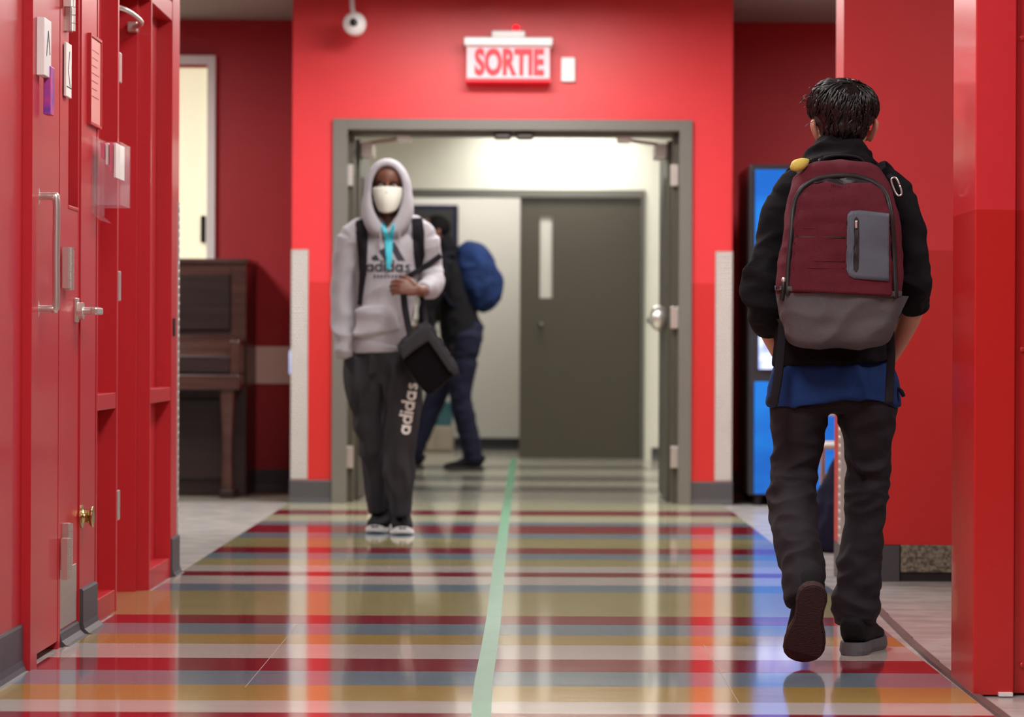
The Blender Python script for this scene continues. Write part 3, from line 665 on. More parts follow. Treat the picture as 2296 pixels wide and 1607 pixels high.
# ------------------------------------------------------------------ ceiling lights
for i, (x, y, sx, sy, w, col) in enumerate(LAMPS):
    where = ['at the near end of the corridor', 'second along the corridor ceiling', 'above the left doors', 'over the middle of the corridor',
             'just before the doorway', 'in the right-hand lobby', 'in the side hall by the piano', 'in the side hall by the drinks machine',
             'first in the hall beyond the doorway', 'second in the hall beyond the doorway', 'in the room past the far door'][i]
    t = thing('ceiling_light', (x, y, CEIL-.06), 'white recessed ceiling light '+where, 'ceiling light', 'ceiling lights')
    z0 = CEIL-.05
    obj('light_frame', MB().box(x-sx/2-.03, x-sx/2, y-sy/2-.03, y+sy/2+.03, z0, CEIL).box(x+sx/2, x+sx/2+.03, y-sy/2-.03, y+sy/2+.03, z0, CEIL)
        .box(x-sx/2, x+sx/2, y-sy/2-.03, y-sy/2, z0, CEIL).box(x-sx/2, x+sx/2, y+sy/2, y+sy/2+.03, z0, CEIL), 'white', t)
    obj('diffuser', bx(x-sx/2, x+sx/2, y-sy/2, y+sy/2, CEIL-.02, CEIL-.01), 'lamp_glow', t)
    la = bpy.data.lights.new('lamp', 'AREA'); la.shape = 'RECTANGLE'; la.size = sx; la.size_y = sy; la.energy = w; la.color = col
    if i in SPREAD: la.spread = math.radians(SPREAD[i])
    lo = bpy.data.objects.new('lamp', la); C.objects.link(lo); lo.parent = t; lo.location = (0, 0, CEIL-.025-(CEIL-.06))
# ------------------------------------------------------------------ people: helpers
UP = Vector((0, 0, 1))
def head_into(mb, chin, fwd, sc=1.0):
    fwd = Vector(fwd).normalized(); sd = fwd.cross(UP)
    R = [(0, .026, .078, .0), (.018, .042, .088, .02), (.05, .056, .091, .05), (.08, .065, .089, .078), (.11, .070, .086, .092),
         (.14, .074, .090, .098), (.17, .073, .083, .098), (.2, .058, .058, .08), (.218, .034, .03, .05)]
    mb.limb([chin+UP*h*sc+fwd*(f-b)/2*sc for h, w, f, b in R], [(w*sc, (f+b)/2*sc) for h, w, f, b in R], ref=fwd, seg=26, sub=3, cap=.4)
    at = lambda x, y, z: chin+sd*x*sc+fwd*y*sc+UP*z*sc
    mb.limb([at(0, .086, .122), at(0, .098, .1), at(0, .112, .08), at(0, .098, .07)], [.007*sc, .009*sc, .014*sc, .012*sc], ref=fwd, seg=10, sub=3)
    mb.limb([at(-.022, .087, .05), at(0, .097, .05), at(.022, .087, .05)], [.006*sc, .009*sc, .006*sc], ref=UP, seg=10)
    for s in (-1, 1):
        mb.limb([at(s*.074, .0, .066), at(s*.083, -.01, .085), at(s*.09, -.018, .112), at(s*.082, -.008, .13)], [(.006*sc, .01*sc), (.008*sc, .015*sc), (.009*sc, .018*sc), (.006*sc, .013*sc)], ref=fwd, seg=12, sub=4)
    return at
def eyes_for(parent, at, sc=1.0):
    for s in (-1, 1):
        e = obj('eye', MB().ball(at(s*.031, .0705, .112), .0115*sc), 'eye', parent, smooth=True)
        obj('iris', MB().ball(at(s*.031, .0758, .112), .0082*sc, 12, 8), 'iris', e, smooth=True)
        obj('eyebrow', MB().limb([at(s*.014, .0895, .127), at(s*.032, .0895, .133), at(s*.052, .077, .128)], [.003, .0042, .0025], ref=UP, seg=8), 'hair', parent, smooth=True)
def hand_into(mb, w, d, n, s, curl=.5, sc=1.0, thumb=.5):
    d, n, s = Vector(d).normalized(), Vector(n).normalized(), Vector(s).normalized()
    mb.limb([w-d*.03*sc, w, w+d*.03*sc, w+d*.065*sc, w+d*.088*sc], [(.026*sc, .021*sc), (.027*sc, .018*sc), (.037*sc, .017*sc), (.041*sc, .015*sc), (.038*sc, .012*sc)], ref=n, seg=16, sub=3)
    for off, ln in ((.029, .072), (.0098, .08), (-.0098, .074), (-.028, .058)):
        p = w+d*.085*sc+s*off*sc; pts = [p-d*.02*sc, p]; a = curl*.45; dd = d
        for fr in (.42, .32, .26):
            q = Matrix.Rotation(0, 3, 'X'); ax = d.cross(n)
            dd = Matrix.Rotation(a, 3, ax)@d; p = p+dd*ln*fr*sc; pts.append(p); a += curl*.75
        mb.limb(pts, [.0085*sc, .0092*sc, .0088*sc, .0082*sc, .0068*sc], ref=s, seg=10, sub=3)
    p = w+d*.022*sc+s*.026*sc; t1 = (d*.62+s*.62+n*.42).normalized(); t2 = (d*.85+s*.1*(1-thumb)+n*.55*thumb+s*.15).normalized()
    mb.limb([p-t1*.01, p+t1*.03*sc, p+t1*.048*sc+t2*.018*sc, p+t1*.05*sc+t2*.045*sc], [.013*sc, .012*sc, .0105*sc, .008*sc], ref=d.cross(t1) if d.cross(t1).length > .1 else n, seg=10, sub=3)
def joined(*mbs):
    g = MB()
    for m in mbs: g.add(m.v, m.f)
    return g
def refine(vs2, fs, maxlen):
    bm = bmesh.new(); bv = [bm.verts.new((v[0], 0, v[1])) for v in vs2]
    for f in fs:
        try: bm.faces.new([bv[i] for i in f])
        except ValueError: pass
    bmesh.ops.triangulate(bm, faces=bm.faces[:])
    for _ in range(7):
        es = [e for e in bm.edges if e.calc_length() > maxlen]
        if not es: break
        bmesh.ops.subdivide_edges(bm, edges=es, cuts=1); bmesh.ops.triangulate(bm, faces=[f for f in bm.faces if len(f.verts) > 3])
    bm.normal_update(); bm.verts.index_update()
    out = [(v.co.x, v.co.z) for v in bm.verts], [tuple(v.index for v in f.verts) for f in bm.faces]
    bm.free(); return out
def drape(vs2, fs, bvh, off, ystart, ydef, maxlen=.014, smooth=0):
    # lay a flat patch (x, z) onto a garment or bag along +Y, lifted off by `off`
    vs2, fs = refine(vs2, fs, maxlen); ys = []
    for x, z in vs2:
        h = bvh.ray_cast(Vector((x, ystart, z)), Vector((0, 1, 0)))
        ys.append(h[0].y if h[0] is not None else None)
    good = [y for y in ys if y is not None]; av = sum(good)/len(good) if good else ydef
    ys = [av if y is None or abs(y-av) > .15 else y for y in ys]
    if smooth:
        nb = [set() for _ in ys]
        for f in fs:
            for a, b in zip(f, f[1:]+f[:1]): nb[a].add(b); nb[b].add(a)
        for _ in range(smooth): ys = [(y+sum(ys[j] for j in nb[i]))/(1+len(nb[i])) for i, y in enumerate(ys)]
    return MB().add([(x, y-off, z) for (x, z), y in zip(vs2, ys)], fs)
def poly_px(pts, d):
    q = [P(x, y, d) for x, y in pts]; return [(p.x, p.z) for p in q], [tuple(range(len(q)))]
def shoe(parent, M4, L, m_up, m_sole, hs=.03, h_ank=.1, lace=None, wavy=False, bottom=None, wide=1.0):
    T = lambda x, y, z: M4@Vector((x, y, z))
    key = [(0, .0), (.012, .016), (.04, .026), (.1, .034), (.2, .038), (.32, .0345), (.45, .035), (.6, .046), (.72, .051), (.82, .051), (.9, .045), (.95, .036), (.985, .022), (1.0, 0)]
    wd = [(t, w*wide) for t, w in key]
    n = len(wd); vs = []; lv = [(0, -.003), (hs*.35, .002), (hs, -.001)]
    for z, e in lv:
        out = [(t*L, max(.0006, w+e)) for t, w in wd]+[(t*L, -max(.0006, w+e)) for t, w in reversed(wd)]
        for x, y in out:
            tt = x/L; lift = .012*max(0, (tt-.8)/.2)**2 if z < hs*.9 else .014*max(0, (tt-.8)/.2)**2
            zz = z+lift+(.006*math.sin(tt*14) if wavy and z >= hs*.9 else 0)+(.0)
            vs.append(T(x, y, zz))
    m = 2*n; fs = [tuple(range(m-1, -1, -1)), tuple(range(2*m, 3*m))]
    for r in range(2):
        for k in range(m): fs.append((r*m+k, r*m+(k+1) % m, (r+1)*m+(k+1) % m, (r+1)*m+k))
    sh = obj('shoe', shoe_upper(T, L, hs, h_ank, wide), m_up, parent, smooth=True)
    so = obj('sole', MB().add(vs, fs), m_sole, sh)
    if bottom:
        o2 = [(t*L*.985+.002, max(.0006, w-.006)) for t, w in wd]+[(t*L*.985+.002, -max(.0006, w-.006)) for t, w in reversed(wd)]
        b = []
        for z in (-.004, .0015):
            for x, y in o2: b.append(T(x, y, z+.012*max(0, (x/L-.8)/.2)**2))
        obj('outsole', MB().add(b, [tuple(range(m-1, -1, -1)), tuple(range(m, 2*m))]+[(k, (k+1) % m, m+(k+1) % m, m+k) for k in range(m)]), bottom, sh)
    if lace:
        for k in range(4):
            x = L*(.42+.085*k); z = hs+h_ank*(.66-.13*k)
            obj('lace', MB().tube([T(x, -.02, z-.004), T(x+.004, 0, z+.006), T(x, .02, z-.004)], .0035, 6), lace, sh)
    return sh
def shoe_upper(T, L, hs, h, wide=1.0):
    g = MB(); R = [(.035, .026, .8), (.1, .032, 1.0), (.22, .036, 1.05), (.34, .037, .98), (.48, .038, .78), (.64, .042, .55), (.8, .042, .42), (.93, .03, .3), (.98, .014, .16)]
    g.limb([T(t*L, 0, hs*.7+h*k/2) for t, w, k in R], [(w*1.08*wide, h*k/2) for t, w, k in R], ref=(T(0, 0, 1)-T(0, 0, 0)), seg=20, sub=3, power=2.6, cap=.2)
    return g
def frame_m(origin, l, u):
    l = Vector(l).normalized(); s = Vector(u).cross(l).normalized(); u = l.cross(s)
    m = Matrix.Identity(4)
    for i in range(3): m[i][0], m[i][1], m[i][2], m[i][3] = l[i], s[i], u[i], origin[i]
    return m
# ------------------------------------------------------------------ student with the maroon backpack (seen from behind)
D = 7.40
pa = thing('person', (P(1868, 1470, D).x, D, 0), 'student in black hoodie and dark jeans seen from behind, hands in pockets', 'person')
chin = P(1893, 356, D); chin.z = 1.418
body = MB(); atA = head_into(body, chin+Vector((0, .01, 0)), (0.05, 1, 0))
body.limb([P(1886, 400, D), P(1890, 350, D), P(1893, 300, D)], [(.062, .062), (.054, .056), (.05, .06)], seg=20)
body.limb([P(1868, 872, D), P(1870, 800, D), P(1875, 640, D), P(1880, 500, D), P(1885, 430, D), P(1886, 395, D)], [(.145, .095), (.13, .085), (.125, .085), (.145, .09), (.13, .075), (.06, .055)], seg=24)
LA = [P(1768, 452, D), P(1736, 545, D-.01), P(1714, 655, D-.06), P(1722, 722, D+.03), P(1748, 790, D+.11)]
RA = [P(2006, 447, D), P(2028, 540, D-.01), P(2042, 640, D-.02), P(2044, 695, D+.02), P(2022, 748, D+.07), P(1994, 800, D+.11)]
body.limb(LA, [.048, .042, .037, .036, .026]); body.limb(RA, [.048, .04, .034, .034, .031, .025])
hand_into(body, LA[-1], (.35, .35, -.8), (1, 0, .3), (.2, .9, .3), .45)
hand_into(body, RA[-1], (-.35, .35, -.8), (-1, 0, .3), (-.2, .9, .3), .45)
LLg = [P(1795, 890, D), P(1786, 1000, D), P(1775, 1110, D-.02), P(1786, 1210, D-.17), P(1808, 1318, D-.31)]
RLg = [P(1944, 890, D), P(1945, 1000, D+.02), P(1946, 1085, D+.04), P(1938, 1190, D+.04), P(1920, 1395, D+.0), P(1920, 1440, D+.01)]
body.limb(LLg, [.07, .058, .05, .046, .034]); body.limb(RLg, [.07, .056, .046, .045, .034, .034])
obj('body', body.remesh(.005, 2), 'skin_a', pa, smooth=True)
eyes_for(pa, atA)
# hair
hr = MB().ball(P(1893, 243, D-.012), (.097, .107, .081)).ball(P(1890, 284, D-.022), (.07, .08, .058)).ball(P(1868, 238, D-.0), (.07, .1, .075)).ball(P(1893, 228, D+.03), (.08, .085, .06))
hr.remesh(.006, 4).crumple(.004, (60, 60, 14), seed=2)
hb = hr.bvh(); ho = obj('hair', hr, 'hair', pa, smooth=True)
lk = MB(); wh = P(1912, 214, D-.07); rnd = random.Random(3); cH = P(1893, 255, D-.01)
for i in range(900):
    u = rnd.uniform(-.75, 1); a = rnd.uniform(0, 2*math.pi); r = math.sqrt(1-u*u)
    p = cH+Vector((r*math.cos(a)*.1, r*math.sin(a)*.11, u*.1))
    if p.y > D+.03 and p.z < chin.z+.17: continue
    p = hb.find_nearest(p)[0]; pts = []; fl_ = (p-wh)+Vector((rnd.uniform(-.02, .02), 0, rnd.uniform(-.02, .02)))
    fl_.normalize(); fl_ = (fl_+Vector((0, 0, -.75))).normalized(); n_ = rnd.randint(4, 6)
    for k in range(n_):
        q, nn, _, _ = hb.find_nearest(p); pts.append(q+nn*(.003-.0007*k+rnd.uniform(0, .0025)))
        t = fl_-nn*fl_.dot(nn)
        if t.length < .05: break
        p = q+t.normalized()*.015; fl_ = (fl_+Vector((0, 0, -.15))).normalized()
        if p.z < chin.z+.05 or (abs(p.x-cH.x) > .062 and p.z < chin.z+.125): break
    if len(pts) < 3: continue
    lk.limb(pts, [.0012]+[.0034]*(len(pts)-2)+[.0005], ref=(.3, .8, .5), seg=5, sub=2, cap=.1)
for i in range(7):     # loose wisps at the left side and crown
    p = P(1826+rnd.uniform(-3, 30), 205+rnd.uniform(-12, 60), D-.02); q, nn, _, _ = hb.find_nearest(p)
    t = Vector((-1, rnd.uniform(-.4, .4), rnd.uniform(-.5, .6))).normalized()
    lk.limb([q, q+nn*.008+t*.006, q+nn*.012+t*.016-UP*.004, q+nn*.012+t*.024-UP*.014], [.0008, .0007, .0005, .0003], seg=4, sub=3, cap=.1)
obj('hair_locks', lk, 'hair', ho, smooth=True, kind='stuff')
# hoodie
hd = MB()
hd.limb([P(1870, 815, D), P(1868, 740, D), P(1876, 600, D), P(1882, 480, D), P(1886, 425, D), P(1888, 388, D)], [(.178, .126), (.17, .115), (.16, .11), (.165, .108), (.15, .09), (.07, .065)], seg=28, cap=.05)
hd.limb([P(1760, 452, D), P(1810, 412, D), P(1886, 392, D), P(1962, 410, D), P(2014, 448, D)], [.058, .06, .055, .06, .058])
def sleeve(mb, pts, rad, cuffr): mb.limb(pts, rad, seg=24, sub=8, cap=.05)
hd.limb([P(1762, 450, D), P(1738, 520, D-.005), P(1726, 580, D-.02), P(1717, 630, D-.045), P(1716, 665, D-.05), P(1720, 700, D-.01), P(1726, 726, D+.03)], [.06, .06, .058, .062, .06, .056, .047], seg=24, sub=6, cap=.05)
hd.limb([P(2012, 446, D), P(2030, 515, D-.005), P(2036, 580, D-.02), P(2040, 625, D-.035), P(2043, 655, D-.02), P(2049, 684, D+.015)], [.058, .057, .055, .052, .05, .043], seg=24, sub=6, cap=.05)
hd.limb([P(1880, 385, D-.0), P(1881, 365, D-.01), P(1884, 342, D-.012), P(1888, 322, D-.005)], [(.112, .1), (.107, .097), (.092, .088), (.07, .072)], seg=26, cap=.05)
hd.limb([P(1822, 346, D+.01), P(1842, 332, D-.06), P(1886, 330, D-.09), P(1930, 336, D-.06), P(1948, 348, D+.01)], [.018, .019, .02, .019, .017], ref=UP)
hd.limb([P(1806, 366, D+.01), P(1836, 358, D-.08), P(1886, 352, D-.115), P(1935, 360, D-.08), P(1958, 368, D+.01)], [.02, .021, .022, .021, .02], ref=UP)
hd.remesh(.006, 3)
hd.crumple(.007, (8, 8, 15), [(P(1712, 640, D-.05), .1, .017), (P(2044, 630, D-.04), .1, .017), (P(1885, 350, D-.08), .12, .007)], seed=4)
obj('hoodie', hd, 'black_cloth', pa, smooth=True)
# cuffs
for c0, c1, r in ((P(1721, 706, D-.0), P(1727, 732, D+.035), .049), (P(2047, 668, D+.0), P(2051, 690, D+.02), .045)):
    obj('cuff', MB().limb([c0, c1], [r, r*.97], seg=22, sub=2, cap=.08), 'black_cloth', pa, smooth=True)
# blue shirt tail below the hoodie
sh = MB().limb([P(1868, 780, D), P(1868, 806, D), P(1868, 835, D), P(1868, 880, D), P(1868, 898, D)], [(.14, .09), (.158, .105), (.18, .128), (.194, .144), (.195, .146)], seg=30, cap=.02).remesh(.006, 2)
sh.crumple(.007, (16, 16, 3), seed=6)
for i, v in enumerate(sh.v):
    if v.z < P(0, 862, D).z: sh.v[i] = v+Vector((0, 0, -.012*math.sin((v.x-1.0)*18)-.006))
obj('shirt', sh, 'blue_shirt', pa, smooth=True)
# jeans
tr = MB()
tr.limb([P(1868, 850, D), P(1868, 885, D), P(1868, 912, D)], [(.165, .115), (.175, .122), (.165, .115)], seg=26, cap=.18)
tr.limb([P(1796, 885, D), P(1792, 930, D), P(1787, 1000, D), P(1776, 1075, D-.005), P(1774, 1115, D-.03), P(1779, 1160, D-.09), P(1787, 1215, D-.17), P(1799, 1275, D-.25), P(1804, 1325, D-.31), P(1806, 1350, D-.33)], [(.088, .1), (.084, .1), (.073, .088), (.068, .08), (.07, .077), (.066, .075), (.064, .073), (.061, .068), (.058, .064), (.056, .062)], seg=26, sub=6, cap=.1)
tr.limb([P(1942, 885, D), P(1944, 930, D), P(1946, 1000, D+.02), P(1946, 1060, D+.035), P(1943, 1110, D+.04), P(1938, 1180, D+.04), P(1928, 1250, D+.03), P(1921, 1310, D+.02), P(1919, 1360, D+.01), P(1918, 1396, D+.0)], [(.09, .1), (.086, .1), (.07, .088), (.061, .078), (.06, .075), (.059, .073), (.06, .072), (.063, .074), (.062, .074), (.062, .076)], seg=26, sub=6, cap=.1)
tr.remesh(.006, 3)
tr.crumple(.005, (9, 9, 17), [(P(1775, 1105, D-.05), .085, .018), (P(1945, 1085, D-.02), .085, .018), (P(1922, 1330, D-.02), .11, .02), (P(1800, 1270, D-.28), .09, .007), (P(1870, 915, D-.06), .09, .006)], seed=9)
obj('jeans', tr, 'denim_black', pa, smooth=True)
g = MB().tube([P(2010, 870, D-.05), P(2020, 876, D-.06), P(2026, 888, D-.06)], .006)
obj('pocket_cord', g, 'navy', pa, smooth=True)
# shoes
org = P(1908, 1470, 7.335); org.z = .0035
shoe(pa, frame_m(org, (.36, 1, 0), UP), .275, 'shoe_black', 'sole_grey', hs=.036, h_ank=.1, wide=1.12)
toe = P(1797, 1494, 7.09); toe.z = .006; heel = P(1826, 1312, 6.99); ln = (toe-heel)
L_ = .252
nrm = Vector((0, -1, -.25)); l_ = ln.normalized()
shoe(pa, frame_m(toe-l_*L_, l_, -nrm), L_*.985, 'shoe_black', 'sole_dark', hs=.026, h_ank=.085, bottom='sole_dark', wide=1.1)
# ------------------------------------------------------------------ maroon backpack
BD = 7.2
bp = thing('backpack', P(1885, 780, BD), 'maroon and grey school backpack on the student walking away', 'backpack')
lev = [(360, 1838, 1935, .03), (364, 1818, 1955, .05), (376, 1798, 1974, .066), (398, 1783, 1989, .075), (430, 1772, 2002, .08), (480, 1763, 2013, .086), (560, 1751, 2020, .09), (640, 1741, 2022, .094), (690, 1748, 2014, .097), (735, 1757, 2006, .096), (755, 1763, 2000, .092), (768, 1773, 1990, .084), (776, 1792, 1974, .066), (780, 1826, 1948, .04)]
bg = MB(); pts = []; rad = []
for py, l, r, hd_ in lev:
    a, b = P(l, py, BD), P(r, py, BD); c = (a+b)/2; c.y = BD+(.03 if py < 400 else .012 if py < 440 else 0); pts.append(c); rad.append(((b.x-a.x)/2, hd_))
bg.limb(pts, rad, seg=48, sub=5, power=3.2, cap=.1, axis=(0, 0, -1))
bg.remesh(.006, 2); bg.crumple(.006, (8, 8, 13), [(P(1905, 425, BD-.08), .08, .006), (P(1900, 740, BD-.08), .1, .004)], seed=5)
bb = bg.bvh(); zs = P(0, 652, BD).z
up, lo_ = MB(), MB()
for tgt, sel in ((up, True), (lo_, False)):
    mp = {}
    for f in bg.f:
        if (sum(bg.v[i].z for i in f)/len(f) > zs) == sel:
            for i in f:
                if i not in mp: mp[i] = len(tgt.v); tgt.v.append(bg.v[i].copy())
            tgt.f.append(tuple(mp[i] for i in f))
obj('bag_body', up, 'maroon', bp, smooth=True)
obj('bag_base', lo_, 'bag_grey', bp, 'grey fabric lower panel', smooth=True)
band = [(1738, 650), (1800, 654), (1880, 661), (1960, 666), (2025, 664), (2025, 652), (1960, 654), (1880, 649), (1800, 643), (1738, 640)]
def on_bag(px, py, off=.004):
    q = P(px, py, BD-.09); h = bb.ray_cast(Vector((q.x, 6.5, q.z)), Vector((0, 1, 0)))
    y = h[0].y if h[0] is not None else BD-.06
    return Vector((q.x, y-off, q.z))
DD = BD-.085
obj('base_edge', drape(*poly_px(band, DD), bb, .0025, 6.5, BD-.08), 'bag_grey', bp, sol=.004, smooth=True)
fp = [(1777, 652), (1783, 560), (1790, 480), (1802, 438), (1824, 416), (1858, 408), (1890, 416), (1903, 424), (1920, 412), (1955, 410), (1980, 428), (1991, 470), (1996, 560), (1995, 664), (1880, 658)]
fpm = drape(*poly_px(fp, DD), bb, .009, 6.5, BD-.08, .01, smooth=1)
fpm.v = [v+Vector((0, .004*(1-2*abs(noise.noise(Vector((v.x*7, 3, v.z*22)))))-.002, 0)) for v in fpm.v]
obj('front_pocket', fpm, 'maroon', bp, sol=.012, smooth=True)
zp = [(1768, 660), (1769, 600), (1777, 520), (1783, 465), (1796, 428), (1822, 405), (1860, 394), (1900, 391), (1940, 397), (1972, 413), (1992, 440), (2000, 490), (2006, 560), (2009, 640), (2010, 668)]
obj('zipper', MB().limb([on_bag(x, y, .003) for x, y in zp], [(.0075, .004)]*len(zp), ref=(0, 1, 0), seg=8, sub=4), 'zip', bp, smooth=True)
dk = [(1822, 407), (1860, 397), (1900, 394), (1940, 400), (1972, 416), (1960, 411), (1925, 409), (1903, 421), (1888, 414), (1858, 405), (1835, 409)]
obj('opening', drape(*poly_px(dk, DD), bb, .003, 6.5, BD-.08), 'zip', bp)
gp = [(1905, 474), (1925, 472), (1992, 479), (1991, 631), (1912, 625), (1901, 618), (1896, 605), (1897, 490), (1899, 480)]
pk = obj('phone_pocket', drape(*poly_px(gp, DD), bb, .017, 6.5, BD-.09, smooth=2), 'bag_panel', bp, 'smooth slate grey pocket panel', sol=.004, smooth=True)
sl = [(1913, 492), (1917, 487), (1922, 492), (1922, 600), (1917, 610), (1911, 604)]
obj('pocket_zip', drape(*poly_px(sl, DD), bb, .0215, 6.5, BD-.09, smooth=2), 'zip', pk, sol=.004)
obj('zip_pull', MB().tube([on_bag(1917, 496, .026), on_bag(1917, 512, .027)], .004), 'steel', pk, smooth=True)
for py in (511, 531, 584, 600):
    obj('quilt_seam', MB().limb([on_bag(x, py+(x-1790)*.02, .0142) for x in (1789, 1815, 1850, 1893)], [(.0022, .0012)]*4, ref=(0, 1, 0), seg=6, sub=3), 'zip' if py in (531,) else 'maroon', bp, smooth=True)
obj('zipper_pull', MB().limb([on_bag(1759, 628, .008), on_bag(1758, 648, .01), on_bag(1756, 672, .01)], [(.004, .002), (.006, .003), (.007, .003)], seg=8, sub=3), 'zip', bp, smooth=True)
obj('zipper_slider', MB().ball(on_bag(1759, 627, .008), (.007, .004, .008), 10, 8), 'steel', bp, smooth=True)
# side mesh pocket, right
a, b, c, d = P(2006, 662, BD-.05), P(2038, 664, BD+.0), P(2004, 735, BD-.03), P(2006, 668, BD+.06)
obj('side_pocket', MB().add([a, b, c, d, a+Vector((0, .004, .0)), (a+d)/2+Vector((0, 0, -.004))], [(0, 2, 1), (1, 2, 3), (0, 5, 1), (5, 3, 1), (0, 3, 2)]), 'bag_grey', bp)
# straps: shoulder straps over the front, hanging webbing
for xa, xb, s in ((1800, 1772, 1), (1970, 1995, -1)):
    obj('shoulder_strap', MB().limb([P(xa, 385, BD+.06), P(xa, 362+10, D-.02), P(xb, 410, D+.1), P(xb+s*4, 520, D+.145), P(xb, 640, D+.12), P(xb-s*14, 700, D+.02), P(xb-s*6, 722, BD+.05)], [(.026, .006)]*7, ref=(0, 1, .4), seg=12, sub=5), 'strap', bp, smooth=True)
obj('webbing', MB().limb([P(1757, 715, BD+.02), P(1752, 770, BD+.03), P(1745, 840, BD+.02), P(1734, 906, BD+.0)], [(.013, .002)]*4, ref=(0, 1, 0), seg=8, sub=4, cap=.05), 'strap', bp, smooth=True)
obj('webbing', MB().limb([P(1996, 735, BD+.03), P(1998, 800, BD+.04), P(1995, 860, BD+.03), P(1993, 905, BD+.02)], [(.012, .002)]*4, ref=(0, 1, 0), seg=8, sub=4, cap=.05), 'strap', bp, smooth=True)
obj('tail_end', MB().limb([P(1736, 894, BD+.0), P(1730, 908, BD-.004)], [(.016, .004)]*2, ref=(0, 1, 0), seg=8, sub=1, cap=.1), 'strap', bp)
obj('top_loop', MB().limb([P(1838, 362, BD+.05), P(1856, 352, BD+.05), P(1890, 349, BD+.05), P(1922, 353, BD+.05), P(1936, 362, BD+.05)], [(.005, .011)]*5, ref=(0, 1, 0), seg=8), 'strap', bp, smooth=True)
# carabiner clip and plush keyring
cc = P(2010, 418, BD+.02); ax = Vector((.36, 0, -.93)); sd = Vector((.93, 0, .36)); pts = []
for k in range(21):
    t = 2*math.pi*k/20; x, z = math.cos(t), math.sin(t); pts.append(cc+sd*(.0095*math.copysign(abs(x)**.6, x))+ax*(.027*math.copysign(abs(z)**.75, z)))
cb_ = thing('carabiner', cc-UP*.03, 'silver carabiner clipped to the right strap of maroon backpack', 'carabiner')
obj('ring', MB().tube(pts, .0028, 8, 2), 'steel', cb_, smooth=True)
obj('loop', MB().limb([cc-ax*.025, P(1998, 398, BD+.03), P(1992, 392, BD+.04)], [(.008, .002)]*3, ref=(0, 1, 0), seg=8), 'strap', cb_, smooth=True)
kc = thing('keyring_toy', P(1791, 384, BD+.0), 'small yellow plush keyring on top of the maroon backpack', 'keyring')
g = MB().limb([P(1776, 377, BD-.02), P(1783, 373, BD-.022), P(1793, 369, BD-.02), P(1803, 364, BD-.012), P(1811, 360, BD-.005)], [.009, .0165, .0175, .013, .006], ref=(0, 1, 0), seg=18)
obj('plush_body', g, 'banana', kc, smooth=True)
obj('cord', MB().tube([P(1811, 360, BD-.005), P(1822, 356, BD+.01), P(1834, 353, BD+.03), P(1842, 350, BD+.045), P(1836, 362, BD+.03)], .0035), 'zip', kc, smooth=True)
obj('link', MB().tube([P(1811, 361, BD-.005), P(1818, 357, BD+.002)], .0022), 'steel', kc, smooth=True)
# ------------------------------------------------------------------ letters
def band(pts, w, closed=False):
    v = []; f = []; n = len(pts); P2 = [Vector(p) for p in pts]
    for i in range(n):
        a = P2[(i-1) % n] if closed or i else P2[i]; b = P2[(i+1) % n] if closed or i < n-1 else P2[i]
        t = (b-a).normalized(); nn = Vector((-t.y, t.x))*w/2; v += [P2[i]+nn, P2[i]-nn]
    for i in range(n if closed else n-1):
        j = (i+1) % n; f.append((2*i, 2*i+1, 2*j+1, 2*j))
    return v, f
def word_mark(word, w=.24):
    V, Fc, x = [], [], 0
    def put(vf):
        o = len(V); V.extend([(p[0]+x, p[1]) for p in vf[0]]); Fc.extend([tuple(i+o for i in f) for f in vf[1]])
    rect = lambda a, b, c, d: ([(a, c), (b, c), (b, d), (a, d)], [(0, 1, 2, 3)])
    ring = [(.5+.38*math.cos(2*math.pi*k/20), .5+.38*math.sin(2*math.pi*k/20)) for k in range(20)]
    for ch_ in word:
        if ch_ in 'ad':
            put(band(ring, w, True)); put(rect(.78, 1.02, 0, 1.5 if ch_ == 'd' else 1)); x += 1.14
        elif ch_ == 'i': put(rect(0, w, 0, 1)); put(rect(0, w, 1.2, 1.45)); x += .36
        elif ch_ == 's':
            put(band([(.74, .80), (.55, .88), (.3, .85), (.2, .7), (.34, .57), (.58, .46), (.7, .32), (.6, .16), (.36, .11), (.12, .2)], w*.9)); x += .92
    return V, Fc, x
# ------------------------------------------------------------------ hooded student with white mask (walking towards the viewer)
D = 12.2
pb = thing('person', (P(872, 1200, D).x, D, 0), 'student in pale grey hood and white face mask walking towards viewer', 'person')
chin = P(871, 473, D); FW = (-.02, -1, 0)
body = MB(); atB = head_into(body, chin, FW)
body.limb([P(872, 520, D+.02), P(871, 495, D+.015), P(871, 455, D+.01)], [(.055, .055), (.05, .053), (.048, .055)], seg=20)
body.limb([P(850, 800, D), P(858, 720, D), P(868, 610, D), P(872, 545, D), P(873, 512, D)], [(.125, .09), (.12, .085), (.135, .095), (.13, .08), (.055, .05)], seg=24)
LA = [P(786, 532, D), P(769, 610, D+.01), P(766, 690, D+.0), P(774, 770, D-.04), P(800, 806, D-.01)]
RA = [P(956, 535, D), P(966, 585, D+.01), P(972, 634, D-.02), P(952, 652, D-.2), P(938, 650, D-.235)]
body.limb(LA, [.048, .042, .038, .03, .026]); body.limb(RA, [.048, .042, .037, .029, .026])
hand_into(body, LA[-1], (.2, .1, -1), (1, 0, .2), (.1, -1, 0), .3, .8)
hand_into(body, RA[-1], (-1, -.05, .16), (-.1, .9, -.35), (.05, .15, 1), .85, thumb=.8)
LLg = [P(826, 790, D), P(822, 870, D+.02), P(832, 965, D+.03), P(842, 1060, D+.1), P(848, 1150, D+.12)]
RLg = [P(888, 790, D), P(902, 870, D-.06), P(900, 965, D-.1), P(897, 1060, D-.1), P(898, 1150, D-.06)]
body.limb(LLg, [.075, .06, .05, .042, .034]); body.limb(RLg, [.075, .06, .05, .042, .034])
body.remesh(.005, 2)
